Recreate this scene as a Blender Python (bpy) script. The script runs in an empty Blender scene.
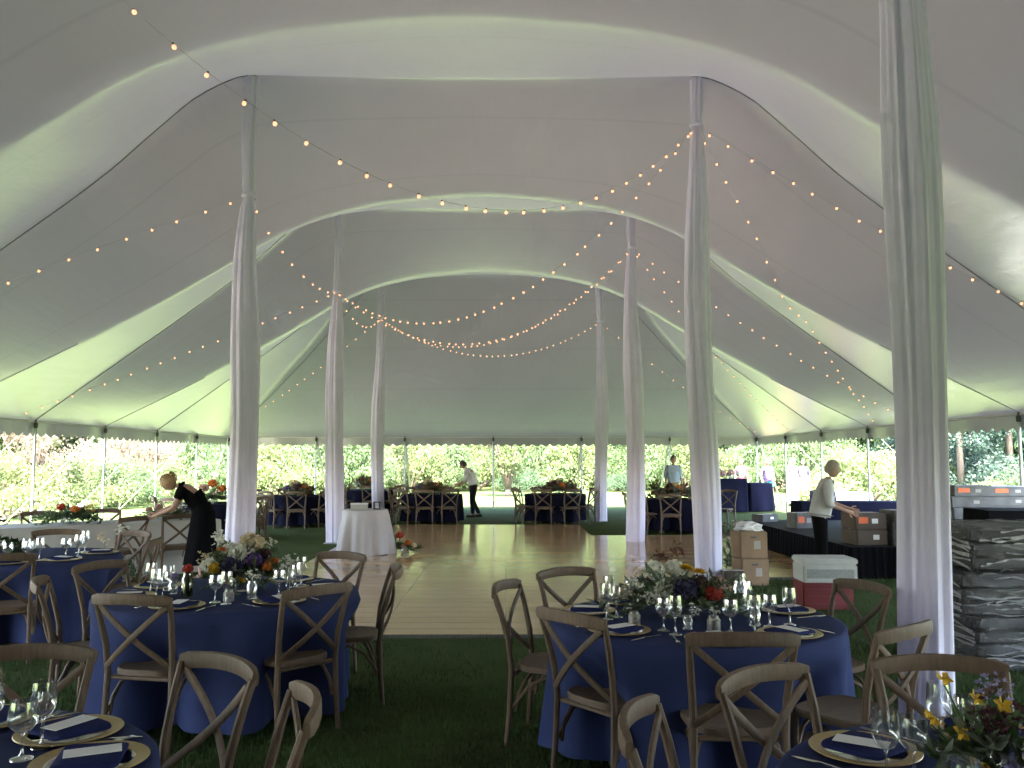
import bpy, bmesh, math, random
import numpy as np
from mathutils import Vector, Matrix
PI = math.pi
R = math.radians
rng = random.Random(7)
S = bpy.context.scene
COL = S.collection

# ------------------------------------------------------------------ mesh builder
class MB:
    def __init__(s):
        s.v = []; s.f = []; s.m = []; s.cur = 0
    def add(s, vs, fs):
        o = len(s.v); s.v += [tuple(p) for p in vs]
        for f in fs:
            s.f.append(tuple(i + o for i in f)); s.m.append(s.cur)
    def box(s, c, size, rz=0.0, M=None, bev=0.0):
        hx, hy, hz = size[0] / 2, size[1] / 2, size[2] / 2
        if bev > 0:
            bm = bmesh.new(); bmesh.ops.create_cube(bm, size=1.0)
            for v in bm.verts: v.co = Vector((v.co.x * size[0], v.co.y * size[1], v.co.z * size[2]))
            bmesh.ops.bevel(bm, geom=bm.edges[:], offset=bev, segments=2, affect='EDGES')
            vs = [v.co.copy() for v in bm.verts]; fs = [[v.index for v in f.verts] for f in bm.faces]; bm.free()
        else:
            vs = [Vector((x, y, z)) for x in (-hx, hx) for y in (-hy, hy) for z in (-hz, hz)]
            fs = [(0, 1, 3, 2), (4, 6, 7, 5), (0, 4, 5, 1), (2, 3, 7, 6), (0, 2, 6, 4), (1, 5, 7, 3)]
        T = Matrix.Translation(c) @ Matrix.Rotation(rz, 4, 'Z')
        if M is not None: T = M @ T
        s.add([T @ v for v in vs], fs); return s
    def tube(s, pts, rad, n=8, cap=True, flat=None, up=(0, 0, 1)):
        """swept tube; flat=(a,b): rectangular-ish section, a across, b along up"""
        pts = [Vector(p) for p in pts]; k = len(pts)
        rads = rad if isinstance(rad, (list, tuple)) else [rad] * k
        rings = []; prev = None
        for i, p in enumerate(pts):
            t = (pts[min(i + 1, k - 1)] - pts[max(i - 1, 0)])
            if t.length < 1e-9: t = Vector((0, 0, 1))
            t.normalize()
            if prev is None:
                u = Vector(up)
                if abs(t.dot(u)) > 0.95: u = Vector((0, 1, 0)) if abs(t.y) < 0.9 else Vector((1, 0, 0))
            else: u = prev
            u = (u - t * u.dot(t)); u.normalize(); w = t.cross(u); prev = u
            ring = []
            for j in range(n):
                a = 2 * PI * j / n + PI / n
                if flat:
                    ca, sa = math.cos(a), math.sin(a)
                    e = 0.5
                    x = math.copysign(abs(ca) ** e, ca) * flat[0] * rads[i]; y = math.copysign(abs(sa) ** e, sa) * flat[1] * rads[i]
                    ring.append(p + w * x + u * y)
                else: ring.append(p + (w * math.cos(a) + u * math.sin(a)) * rads[i])
            rings.append(ring)
        s.loft(rings, cap); return s
    def loft(s, rings, cap=True, closed=True):
        n = len(rings[0]); vs = [p for r in rings for p in r]; fs = []
        for i in range(len(rings) - 1):
            for j in range(n if closed else n - 1):
                a = i * n + j; b = i * n + (j + 1) % n
                fs.append((a, b, b + n, a + n))
        if cap:
            fs.append(tuple(range(n - 1, -1, -1))); o = (len(rings) - 1) * n; fs.append(tuple(range(o, o + n)))
        s.add(vs, fs); return s
    def lathe(s, prof, c=(0, 0, 0), n=16, cap=False):
        rings = [[(c[0] + r * math.cos(2 * PI * j / n), c[1] + r * math.sin(2 * PI * j / n), c[2] + z) for j in range(n)] for r, z in prof]
        s.loft(rings, cap); return s
    def ball(s, c, r, n=10, sc=(1, 1, 1)):
        k = max(4, n // 2 + 1)
        prof = [(max(1e-4, r * math.sin(PI * i / k)), -r * math.cos(PI * i / k)) for i in range(k + 1)]
        rings = [[(c[0] + q * sc[0] * math.cos(2 * PI * j / n), c[1] + q * sc[1] * math.sin(2 * PI * j / n), c[2] + z * sc[2]) for j in range(n)] for q, z in prof]
        s.loft(rings, True); return s
    def leaf(s, p, d, L, w, roll=0.0, fold=0.15):
        d = Vector(d).normalized(); q = d.orthogonal().normalized()
        q.rotate(Matrix.Rotation(roll, 3, d)); nrm = d.cross(q)
        p = Vector(p)
        vs = [p, p + d * L * .45 + q * w * .5 + nrm * L * fold, p + d * L + nrm * L * fold * .3, p + d * L * .45 - q * w * .5 + nrm * L * fold]
        s.add(vs, [(0, 1, 2, 3)]); return s
    def mesh(s, name, mats, smooth=True):
        me = bpy.data.meshes.new(name); me.from_pydata([tuple(v) for v in s.v], [], s.f)
        for m in (mats if isinstance(mats, (list, tuple)) else [mats]): me.materials.append(m)
        if len(s.f): me.polygons.foreach_set('material_index', s.m)
        me.polygons.foreach_set('use_smooth', [smooth] * len(s.f)); me.update()
        return me
    def build(s, name, mats, parent=None, smooth=True, sharp=None):
        me = s.mesh(name, mats, smooth)
        if smooth and sharp is not False:
            try: me.set_sharp_from_angle(angle=R(38 if sharp is None else sharp))
            except Exception: pass
        return link(name, me, parent)

def link(name, data, parent=None):
    o = bpy.data.objects.new(name, data); COL.objects.link(o)
    if parent is not None: o.parent = parent
    return o
def tag(o, label=None, cat=None, group=None, kind=None):
    if label: o['label'] = label
    if cat: o['category'] = cat
    if group: o['group'] = group
    if kind: o['kind'] = kind
    return o
def thing(name, label, cat, loc=(0, 0, 0), rz=0.0, group=None):
    o = link(name, None); o.location = loc; o.rotation_euler = (0, 0, rz); o.empty_display_size = .1
    return tag(o, label, cat, group)
CH = {}
def copy_tree(o, parent=None):
    c = o.copy(); COL.objects.link(c); c.parent = parent
    for ch in o.children: copy_tree(ch, c)
    return c
def dup(root, loc, rz, label, group=None, scale=None):
    c = copy_tree(root); c.location = loc; c.rotation_euler = (0, 0, rz); c['label'] = label
    if group: c['group'] = group
    if scale is not None: c.scale = scale if isinstance(scale, (tuple, list)) else (scale,) * 3
    return c

# ------------------------------------------------------------------ materials
def newmat(name):
    m = bpy.data.materials.new(name); m.use_nodes = True
    nt = m.node_tree; b = nt.nodes['Principled BSDF']; return m, nt, b
def mat(name, col, rough=.6, metal=0.0, noise=0.0, nscale=8.0, bump=0.0, bscale=60.0, spec=None, var=0.0, stretch=None, trans=0.0, sheen=0.0):
    m, nt, b = newmat(name); N, L = nt.nodes, nt.links
    b.inputs['Base Color'].default_value = (*col, 1); b.inputs['Roughness'].default_value = rough; b.inputs['Metallic'].default_value = metal
    if spec is not None: b.inputs['Specular IOR Level'].default_value = spec
    if sheen: b.inputs['Sheen Weight'].default_value = sheen
    tc = N.new('ShaderNodeTexCoord'); mp = N.new('ShaderNodeMapping'); L.new(tc.outputs['Object'], mp.inputs[0])
    if stretch: mp.inputs['Scale'].default_value = stretch
    out = None
    if noise or var:
        nz = N.new('ShaderNodeTexNoise'); nz.inputs['Scale'].default_value = nscale; nz.inputs['Detail'].default_value = 5; L.new(mp.outputs[0], nz.inputs['Vector'])
        hsv = N.new('ShaderNodeHueSaturation'); hsv.inputs['Color'].default_value = (*col, 1)
        mr = N.new('ShaderNodeMapRange'); mr.inputs[1].default_value = .25; mr.inputs[2].default_value = .75
        mr.inputs[3].default_value = 1 - noise; mr.inputs[4].default_value = 1 + noise; L.new(nz.outputs['Fac'], mr.inputs[0])
        val = mr.outputs[0]
        if var:
            oi = N.new('ShaderNodeObjectInfo'); m2 = N.new('ShaderNodeMapRange'); m2.inputs[3].default_value = 1 - var; m2.inputs[4].default_value = 1 + var
            L.new(oi.outputs['Random'], m2.inputs[0]); mu = N.new('ShaderNodeMath'); mu.operation = 'MULTIPLY'
            L.new(val, mu.inputs[0]); L.new(m2.outputs[0], mu.inputs[1]); val = mu.outputs[0]
        L.new(val, hsv.inputs['Value']); L.new(hsv.outputs[0], b.inputs['Base Color']); out = hsv.outputs[0]
    if bump:
        n2 = N.new('ShaderNodeTexNoise'); n2.inputs['Scale'].default_value = bscale; n2.inputs['Detail'].default_value = 4; L.new(mp.outputs[0], n2.inputs['Vector'])
        bp = N.new('ShaderNodeBump'); bp.inputs['Strength'].default_value = bump; bp.inputs['Distance'].default_value = .02
        L.new(n2.outputs['Fac'], bp.inputs['Height']); L.new(bp.outputs[0], b.inputs['Normal'])
    if trans:
        tr = N.new('ShaderNodeBsdfTranslucent'); tr.inputs[0].default_value = (*col, 1)
        if out is not None: L.new(out, tr.inputs[0])
        mx = N.new('ShaderNodeMixShader'); mx.inputs[0].default_value = trans
        L.new(b.outputs[0], mx.inputs[1]); L.new(tr.outputs[0], mx.inputs[2]); L.new(mx.outputs[0], N['Material Output'].inputs[0])
    return m
def glassmat(name, tint=(1, 1, 1), base=.04, edge=.75, rough=.03):
    m, nt, b = newmat(name); N, L = nt.nodes, nt.links
    N.remove(b); t = N.new('ShaderNodeBsdfTransparent'); t.inputs[0].default_value = (*tint, 1)
    g = N.new('ShaderNodeBsdfGlossy'); g.inputs['Roughness'].default_value = rough; g.inputs[0].default_value = (1, 1, 1, 1)
    lw = N.new('ShaderNodeLayerWeight'); lw.inputs[0].default_value = .35
    mr = N.new('ShaderNodeMapRange'); mr.inputs[3].default_value = base; mr.inputs[4].default_value = edge; L.new(lw.outputs['Facing'], mr.inputs[0])
    mx = N.new('ShaderNodeMixShader'); L.new(mr.outputs[0], mx.inputs[0]); L.new(t.outputs[0], mx.inputs[1]); L.new(g.outputs[0], mx.inputs[2])
    L.new(mx.outputs[0], N['Material Output'].inputs[0]); return m

def filmmat():
    m, nt, b = newmat('cloudy wrap film'); N, L = nt.nodes, nt.links
    b.inputs['Base Color'].default_value = (.17, .17, .175, 1); b.inputs['Roughness'].default_value = .42; b.inputs['Specular IOR Level'].default_value = .3
    t = N.new('ShaderNodeBsdfTransparent'); t.inputs[0].default_value = (.8, .8, .8, 1)
    tc = N.new('ShaderNodeTexCoord'); mp = N.new('ShaderNodeMapping'); mp.inputs['Scale'].default_value = (1.5, 1.5, 7); L.new(tc.outputs['Object'], mp.inputs[0])
    nz = N.new('ShaderNodeTexNoise'); nz.inputs['Scale'].default_value = 3; nz.inputs['Detail'].default_value = 6; nz.inputs['Distortion'].default_value = 1.2; L.new(mp.outputs[0], nz.inputs['Vector'])
    mr = N.new('ShaderNodeMapRange'); mr.inputs[1].default_value = .35; mr.inputs[2].default_value = .68; mr.inputs[3].default_value = .12; mr.inputs[4].default_value = .75; L.new(nz.outputs['Fac'], mr.inputs[0])
    mx = N.new('ShaderNodeMixShader'); L.new(mr.outputs[0], mx.inputs[0]); L.new(t.outputs[0], mx.inputs[1]); L.new(b.outputs[0], mx.inputs[2]); L.new(mx.outputs[0], N['Material Output'].inputs[0]); return m

def canvas_mat():
    m, nt, b = newmat('white tent vinyl'); N, L = nt.nodes, nt.links
    tc = N.new('ShaderNodeTexCoord')
    nz = N.new('ShaderNodeTexNoise'); nz.inputs['Scale'].default_value = .35; nz.inputs['Detail'].default_value = 5; L.new(tc.outputs['Object'], nz.inputs['Vector'])
    cr = N.new('ShaderNodeValToRGB'); cr.color_ramp.elements[0].position = .3; cr.color_ramp.elements[0].color = (.445, .415, .455, 1)
    cr.color_ramp.elements[1].position = .75; cr.color_ramp.elements[1].color = (.52, .485, .53, 1); L.new(nz.outputs['Fac'], cr.inputs[0])
    sp = N.new('ShaderNodeSeparateXYZ'); L.new(tc.outputs['Object'], sp.inputs[0])
    md = N.new('ShaderNodeMath'); md.operation = 'PINGPONG'; md.inputs[1].default_value = .7625; L.new(sp.outputs['Y'], md.inputs[0])
    lt = N.new('ShaderNodeMath'); lt.operation = 'LESS_THAN'; lt.inputs[1].default_value = .022; L.new(md.outputs[0], lt.inputs[0])
    mu = N.new('ShaderNodeMath'); mu.operation = 'MULTIPLY'; mu.inputs[1].default_value = .16; L.new(lt.outputs[0], mu.inputs[0])
    sm = N.new('ShaderNodeMix'); sm.data_type = 'RGBA'; sm.inputs[7].default_value = (.25, .24, .23, 1); L.new(mu.outputs[0], sm.inputs[0]); L.new(cr.outputs[0], sm.inputs[6])
    L.new(sm.outputs[2], b.inputs['Base Color']); b.inputs['Roughness'].default_value = CANVAS_ROUGH; b.inputs['Specular IOR Level'].default_value = 1.0; b.inputs['Coat Weight'].default_value = .9; b.inputs['Coat Roughness'].default_value = .34; b.inputs['Coat IOR'].default_value = 1.7
    mp = N.new('ShaderNodeMapping'); mp.inputs['Scale'].default_value = (3.0, .35, 3.0); L.new(tc.outputs['Object'], mp.inputs[0])
    n2 = N.new('ShaderNodeTexNoise'); n2.inputs['Scale'].default_value = 1.6; n2.inputs['Detail'].default_value = 4; L.new(mp.outputs[0], n2.inputs['Vector'])
    bp = N.new('ShaderNodeBump'); bp.inputs['Strength'].default_value = .25; bp.inputs['Distance'].default_value = .05
    L.new(n2.outputs['Fac'], bp.inputs['Height']); L.new(bp.outputs[0], b.inputs['Normal'])
    tr = N.new('ShaderNodeBsdfTranslucent'); tr.inputs[0].default_value = (.83, .81, 1.0, 1)
    mx = N.new('ShaderNodeMixShader'); mx.inputs[0].default_value = CANVAS_TRANS
    L.new(b.outputs[0], mx.inputs[1]); L.new(tr.outputs[0], mx.inputs[2]); L.new(mx.outputs[0], N['Material Output'].inputs[0])
    return m

EXPOSURE = 4.7
SUN_EL, SUN_STR, SKY_STR = 62, 2.9, .14
CANVAS_TRANS, CANVAS_ROUGH = .0036, .27

M = {}
M['canvas'] = canvas_mat()
M['rope'] = mat('dark webbing', (.09, .085, .08), .8); M['webbing'] = mat('grey ridge webbing', (.26, .25, .25), .8)
M['steel'] = mat('dull aluminium', (.42, .43, .45), .42, .8, .15, 20)
M['strap'] = mat('pale guy strap', (.72, .70, .66), .8)
M['drape'] = mat('sheer white drape', (.86, .82, 1.0), .75, 0, .05, 4, .08, 90, trans=.22)
M['wood'] = mat('weathered oak', (.125, .080, .050), .65, 0, .28, 9, .15, 60, var=.12, stretch=(6, 6, 1))
M['wood_seat'] = mat('weathered oak seat', (.125, .082, .052), .65, 0, .22, 7, .12, 50, var=.1, stretch=(1, 7, 1))
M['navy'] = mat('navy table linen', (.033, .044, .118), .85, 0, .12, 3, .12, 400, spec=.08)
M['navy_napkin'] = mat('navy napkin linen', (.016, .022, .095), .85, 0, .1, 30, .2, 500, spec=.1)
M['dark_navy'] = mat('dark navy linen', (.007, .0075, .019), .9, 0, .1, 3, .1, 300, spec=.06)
M['lav'] = mat('lavender side of linen', (.22, .2, .42), .8)  # sunlight on the navy linen put into a paler lavender colour
M['white_cloth'] = mat('white table linen', (.66, .65, .66), .8, 0, .06, 3, .1, 300)
M['stone_linen'] = mat('pale stone linen', (.46, .435, .45), .85, 0, .06, 3, .1, 300)
M['grey_linen'] = mat('off white linen', (.40, .39, .375), .85, 0, .06, 3, .1, 300)
M['black_cloth'] = mat('black stage skirt', (.006, .006, .008), .9, spec=.05)
M['stage_top'] = mat('dark stage deck', (.016, .016, .018), .7, 0, .3, 4, spec=.15)
M['glass'] = glassmat('clear glass', (.94, .95, .96), .10, .95)
M['film'] = filmmat()
M['gold'] = mat('gold plate rim', (.42, .30, .13), .35, .3, .15, 30)
M['silver'] = mat('polished cutlery', (.65, .65, .66), .2, 1.0)
M['card'] = mat('white card', (.78, .78, .78), .6)
M['cardboard'] = mat('brown cardboard', (.24, .155, .09), .8, 0, .12, 5, .1, 60)
M['tape_grey'] = mat('dull label paper', (.34, .31, .27), .7)
M['cardboard_dark'] = mat('dark brown carton', (.10, .075, .06), .8, 0, .15, 5)
M['grey_pack'] = mat('grey wrapped carton', (.10, .095, .09), .6, 0, .3, 7, .3, 20)
M['grey_dark'] = mat('dark grey slats', (.05, .05, .055), .6, 0, .35, 12)
M['orange'] = mat('orange label', (.75, .15, .04), .6)
M['red_crate'] = mat('red plastic crate', (.13, .011, .013), .5, 0, .15, 6)
M['foam'] = mat('white foam box', (.44, .44, .41), .7, 0, .08, 12, .1, 90)
M['foam_band'] = mat('grey printed band', (.25, .26, .24), .7, 0, .5, 60, stretch=(3, 1, 1))
M['skin'] = mat('skin', (.42, .24, .17), .55, 0, .06, 30)
M['skin_pale'] = mat('fair skin', (.42, .25, .19), .55, 0, .06, 30)
M['eye'] = mat('dark eye', (.02, .015, .012), .3)
M['lip'] = mat('lips', (.34, .13, .11), .5)
M['shirt_white'] = mat('white shirt cotton', (.66, .66, .66), .8, 0, .06, 6, .3, 14)
M['shirt_grey'] = mat('grey white shirt cotton', (.46, .46, .46), .8, 0, .06, 6, .3, 14)
M['shirt_blue'] = mat('pale blue shirt cotton', (.28, .34, .42), .8, 0, .06, 6, .3, 14)
M['trouser'] = mat('charcoal trousers', (.014, .014, .018), .9, 0, .1, 6, .3, 14, spec=.08)
M['black_dress'] = mat('black dress', (.005, .005, .006), .9, 0, .1, 6, .3, 14, spec=.05)
M['lav_top'] = mat('lavender top', (.085, .055, .17), .8)
M['teal'] = mat('teal shorts', (.02, .12, .13), .8)
M['white_dress'] = mat('white dress', (.24, .20, .22), .8)
M['pink'] = mat('pink clothing', (.17, .045, .06), .8)
M['stripe'] = mat('dark top', (.05, .04, .09), .8)
M['shoe'] = mat('dark shoe', (.015, .013, .012), .5)
M['hair_blond'] = mat('blond hair', (.34, .22, .10), .5, 0, .3, 60, stretch=(1, 1, .2))
M['hair_dark'] = mat('dark brown hair', (.03, .02, .015), .5, 0, .3, 60)
M['hair_grey'] = mat('grey hair', (.34, .29, .25), .5, 0, .3, 60)
M['vase_grey'] = mat('grey ceramic', (.20, .19, .18), .4)
M['bark'] = mat('bark', (.13, .095, .07), .9, 0, .35, 6, .4, 20)
M['path'] = mat('pale pinkish gravel', (.50, .40, .37), .9, 0, .15, 2)
M['wire'] = mat('pale cable', (.35, .35, .33), .8)
for k, c in dict(white=(.70, .70, .62), cream=(.62, .52, .34), yellow=(.68, .42, .03), orange=(.62, .18, .03), red=(.42, .04, .025), burgundy=(.06, .012, .02),
                 purple=(.09, .04, .20), navy=(.02, .018, .06), lilac=(.30, .26, .46), pink=(.55, .33, .30), brown=(.05, .022, .015)).items():
    M['p_' + k] = mat('%s petals' % k, c, .7, 0, .2, 40, trans=.2)
for k, c in dict(a=(.055, .10, .03), b=(.09, .13, .055), c=(.03, .06, .025), sage=(.13, .16, .11)).items():
    M['leaf_' + k] = mat('foliage %s' % {'a': 'mid', 'b': 'light', 'c': 'deep', 'sage': 'sage'}[k], c, .6, 0, .25, 30, trans=.3)
M['leaf_rust'] = mat('rusty foliage', (.16, .10, .05), .6, 0, .3, 30, trans=.3)
def treemat(name, c):
    return mat(name, c, .6, 0, .28, .9, 0, var=.12, trans=.5)
M['t_green'] = treemat('bright leaves', (.11, .165, .065)); M['t_yellow'] = treemat('yellow green leaves', (.16, .20, .075))
M['t_deep'] = treemat('deep green leaves', (.075, .125, .06)); M['t_blue'] = treemat('blue green needles', (.055, .09, .065))
M['t_pink'] = treemat('pinkish blossom', (.21, .17, .11))
m, nt, b = newmat('warm bulb'); b.inputs['Base Color'].default_value = (.8, .5, .3, 1)
b.inputs['Emission Color'].default_value = (1, .40, .22, 1); b.inputs['Emission Strength'].default_value = .075; m.cycles.emission_sampling = 'NONE'; M['bulb'] = m

def grass_mat():
    m, nt, b = newmat('lawn'); N, L = nt.nodes, nt.links
    tc = N.new('ShaderNodeTexCoord'); nz = N.new('ShaderNodeTexNoise'); nz.inputs['Scale'].default_value = .9; nz.inputs['Detail'].default_value = 8; nz.inputs['Roughness'].default_value = .7
    L.new(tc.outputs['Object'], nz.inputs['Vector']); cr = N.new('ShaderNodeValToRGB')
    cr.color_ramp.elements[0].position = .3; cr.color_ramp.elements[0].color = (.042, .062, .020, 1)
    cr.color_ramp.elements[1].position = .7; cr.color_ramp.elements[1].color = (.070, .092, .036, 1)
    L.new(nz.outputs['Fac'], cr.inputs[0]); L.new(cr.outputs[0], b.inputs['Base Color']); b.inputs['Roughness'].default_value = .95; b.inputs['Specular IOR Level'].default_value = .05
    n2 = N.new('ShaderNodeTexNoise'); n2.inputs['Scale'].default_value = 40; n2.inputs['Detail'].default_value = 3; L.new(tc.outputs['Object'], n2.inputs['Vector'])
    bp = N.new('ShaderNodeBump'); bp.inputs['Strength'].default_value = .6; bp.inputs['Distance'].default_value = .03; L.new(n2.outputs['Fac'], bp.inputs['Height']); L.new(bp.outputs[0], b.inputs['Normal'])
    return m
M['grass'] = grass_mat()
M['blade'] = mat('grass blades', (.058, .094, .034), .8, 0, .5, 1.7, trans=.3, spec=.08)
def floor_mat():
    m, nt, b = newmat('varnished dance floor'); N, L = nt.nodes, nt.links
    tc = N.new('ShaderNodeTexCoord')
    # 1.22 m panels, each of narrow boards
    br = N.new('ShaderNodeTexBrick'); br.inputs['Scale'].default_value = 1.0; br.offset = 0.0
    br.inputs['Brick Width'].default_value = 1.22; br.inputs['Row Height'].default_value = .305; br.inputs['Mortar Size'].default_value = .004
    br.inputs['Color1'].default_value = (.70, .46, .235, 1); br.inputs['Color2'].default_value = (.62, .395, .195, 1); br.inputs['Mortar'].default_value = (.24, .16, .09, 1)
    L.new(tc.outputs['Object'], br.inputs['Vector'])
    mp = N.new('ShaderNodeMapping'); mp.inputs['Scale'].default_value = (1.2, 14, 1); L.new(tc.outputs['Object'], mp.inputs[0])
    nz = N.new('ShaderNodeTexNoise'); nz.inputs['Scale'].default_value = 3; nz.inputs['Detail'].default_value = 6; L.new(mp.outputs[0], nz.inputs['Vector'])
    mx = N.new('ShaderNodeMix'); mx.data_type = 'RGBA'; mx.blend_type = 'MULTIPLY'; mx.inputs[0].default_value = .45
    L.new(br.outputs['Color'], mx.inputs[6]); L.new(nz.outputs['Fac'], mx.inputs[7]); L.new(mx.outputs[2], b.inputs['Base Color'])
    n3 = N.new('ShaderNodeTexNoise'); n3.inputs['Scale'].default_value = 1.1; n3.inputs['Detail'].default_value = 4; L.new(tc.outputs['Object'], n3.inputs['Vector'])
    mr = N.new('ShaderNodeMapRange'); mr.inputs[3].default_value = .09; mr.inputs[4].default_value = .20; L.new(n3.outputs['Fac'], mr.inputs[0]); L.new(mr.outputs[0], b.inputs['Roughness'])
    b.inputs['Specular IOR Level'].default_value = .6
    bp = N.new('ShaderNodeBump'); bp.inputs['Strength'].default_value = .12; bp.inputs['Distance'].default_value = .01; L.new(n3.outputs['Fac'], bp.inputs['Height']); L.new(bp.outputs[0], b.inputs['Normal'])
    return m
M['floor'] = floor_mat()

# ------------------------------------------------------------------ world, sun, camera
w = bpy.data.worlds.new('World'); S.world = w; w.use_nodes = True
nt = w.node_tree; sky = nt.nodes.new('ShaderNodeTexSky'); sky.sky_type = 'NISHITA'; sky.sun_disc = False
SUN_AZ = 188                                   # compass bearing of the sun: behind the camera
sky.sun_elevation = R(SUN_EL); sky.sun_rotation = R(SUN_AZ); sky.dust_density = 3.0; sky.air_density = 1.0
nt.links.new(sky.outputs[0], nt.nodes['Background'].inputs[0]); nt.nodes['Background'].inputs[1].default_value = SKY_STR
sl = bpy.data.lights.new('sun', 'SUN'); sl.energy = SUN_STR; sl.angle = R(.6); sl.color = (1, .95, .87)
so = link('sun', sl); sd = Vector((math.sin(R(SUN_AZ)) * math.cos(R(SUN_EL)), math.cos(R(SUN_AZ)) * math.cos(R(SUN_EL)), math.sin(R(SUN_EL))))
so.rotation_euler = sd.to_track_quat('Z', 'Y').to_euler(); so.location = sd * 60
cam = bpy.data.cameras.new('camera'); cam.sensor_width = 36; cam.lens = 36 * 858 / 1024; cam.clip_end = 2000; cam.clip_start = .05
co = link('camera', cam); co.location = (0, 0, 1.67); co.rotation_euler = (R(90 + 5.06), 0, R(-.4)); S.camera = co
S.view_settings.view_transform = 'Standard'; S.view_settings.look = 'None'; S.view_settings.exposure = EXPOSURE; S.view_settings.gamma = 1
S.cycles.use_denoising = True; S.cycles.max_bounces = 9; S.cycles.diffuse_bounces = 6; S.cycles.glossy_bounces = 4; S.cycles.transparent_max_bounces = 24
S.cycles.caustics_reflective = False; S.cycles.caustics_refractive = False; S.cycles.sample_clamp_indirect = 3.0
S.cycles.use_adaptive_sampling = True; S.cycles.adaptive_threshold = .02

# ------------------------------------------------------------------ ground
AX = -.44                                      # tent axis
def on_floor(x, y):
    return (-3.2 < x < 1.85 and 8.26 < y < 22.0) or (1.8 < x < 4.8 and 12.2 < y < 18.9)
g = MB(); g.add([(-400, -200, 0), (400, -200, 0), (400, 600, 0), (-400, 600, 0)], [(0, 1, 2, 3)])
tag(g.build('lawn', M['grass'], smooth=False), kind='structure')
p = MB()
for i in range(24):
    a, b_ = i / 24, (i + 1) / 24
    def pc(t): y = 4 + 48 * t; return -12.9 - 1.6 * math.sin(t * 2.6) - 6.0 * t * t, y
    (x0, y0), (x1, y1) = pc(a), pc(b_)
    p.add([(x0 - 2.6, y0, .006), (x0 + 1.2, y0, .006), (x1 + 1.2, y1, .006), (x1 - 2.6, y1, .006)], [(0, 1, 2, 3)])
tag(p.build('path', M['path'], smooth=False), kind='structure')
f = MB()
poly = [(-3.2, 8.26), (1.85, 8.26), (1.85, 12.2), (4.8, 12.2), (4.8, 18.9), (1.85, 18.9), (1.85, 22.0), (-3.2, 22.0)]
n = len(poly)
f.add([(x, y, .035) for x, y in poly] + [(x, y, -.02) for x, y in poly], [tuple(range(n))] + [(i, n + i, n + (i + 1) % n, (i + 1) % n) for i in range(n)])
f.build('dance_floor', M['floor'], smooth=False); tag(bpy.data.objects['dance_floor'], kind='structure')
# aluminium edging of the floor is a dark strip
e = MB()
for i in range(n):
    a, b_ = Vector((*poly[i], 0)), Vector((*poly[(i + 1) % n], 0)); d = (b_ - a).normalized(); q = Vector((d.y, -d.x, 0)) * .02
    e.add([a + Vector((0, 0, .033)), b_ + Vector((0, 0, .033)), b_ + q, a + q], [(0, 1, 2, 3)])
tag(e.build('floor_edging', M['rope'], smooth=False), kind='structure')

r_ = np.random.RandomState(3)
def blades(n, x0, x1, y0, y1, h):
    xs = r_.uniform(x0, x1, n); ys = r_.uniform(y0, y1, n)
    k = np.array([not on_floor(a, b) for a, b in zip(xs, ys)]); xs, ys = xs[k], ys[k]; n = len(xs)
    an = r_.uniform(0, 2 * PI, n); hh = h * r_.uniform(.5, 1.2, n); wd = r_.uniform(.0025, .005, n); le = r_.uniform(0, .8, n) * hh; la = r_.uniform(0, 2 * PI, n)
    v = np.zeros((n, 3, 3)); v[:, 0] = np.c_[xs - np.cos(an) * wd, ys - np.sin(an) * wd, np.zeros(n)]
    v[:, 1] = np.c_[xs + np.cos(an) * wd, ys + np.sin(an) * wd, np.zeros(n)]; v[:, 2] = np.c_[xs + np.cos(la) * le, ys + np.sin(la) * le, hh]
    return v.reshape(-1, 3)
V = np.vstack([blades(60000, -4, 4, 2.3, 6.5, .05), blades(60000, -6, 7, 6.5, 14, .055)])
me = bpy.data.meshes.new('grass'); nv = len(V); me.vertices.add(nv); me.vertices.foreach_set('co', V.ravel()); me.loops.add(nv); me.loops.foreach_set('vertex_index', np.arange(nv))
me.polygons.add(nv // 3); me.polygons.foreach_set('loop_start', np.arange(0, nv, 3)); me.polygons.foreach_set('loop_total', np.full(nv // 3, 3)); me.materials.append(M['blade']); me.update()
tag(link('grass', me), 'short green grass under the tent', 'grass', kind='stuff')

# ------------------------------------------------------------------ tent
ROWS = [-19.1, -13.0, -6.9, -.8, 5.3, 11.4, 17.5, 23.6]; Y0, Y1 = -25.2, 29.7; HW = 9.15; EAVE = 2.46  # unseen rear bays added behind the camera to darken the canvas ahead
PEAK = 6.95
def herm(xs, ys, x):
    k = len(xs)
    d = [(ys[i + 1] - ys[i]) / (xs[i + 1] - xs[i]) for i in range(k - 1)]
    mm = [d[0] if 0 else 0] + [2 * d[i - 1] * d[i] / (d[i - 1] + d[i]) if d[i - 1] * d[i] > 0 else 0 for i in range(1, k - 1)] + [d[-1]]
    for i in range(k - 1):
        if x <= xs[i + 1] or i == k - 2:
            h = xs[i + 1] - xs[i]; t = (x - xs[i]) / h
            return (2*t**3-3*t*t+1)*ys[i] + (t**3-2*t*t+t)*h*mm[i] + (-2*t**3+3*t*t)*ys[i+1] + (t**3-t*t)*h*mm[i+1]
def rowp(r):
    r = abs(r)
    if r < 3.05: return PEAK - .07 * (1 - (r / 3.05) ** 2)
    return herm(RX, RZ, r)
MX = [0, 1.5, 2.5, 3.4, 4.2, 5.2, 6.5, 9.15]; MZ = [6.19, 6.07, 5.86, 5.50, 5.03, 4.46, 3.77, EAVE]
RX = [3.05, 3.7, 4.3, 5.0, 6.0, 9.15]; RZ = [6.95, 6.70, 6.20, 5.55, 4.77, EAVE]
def midp(r): return herm(MX, MZ, abs(r))
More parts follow.
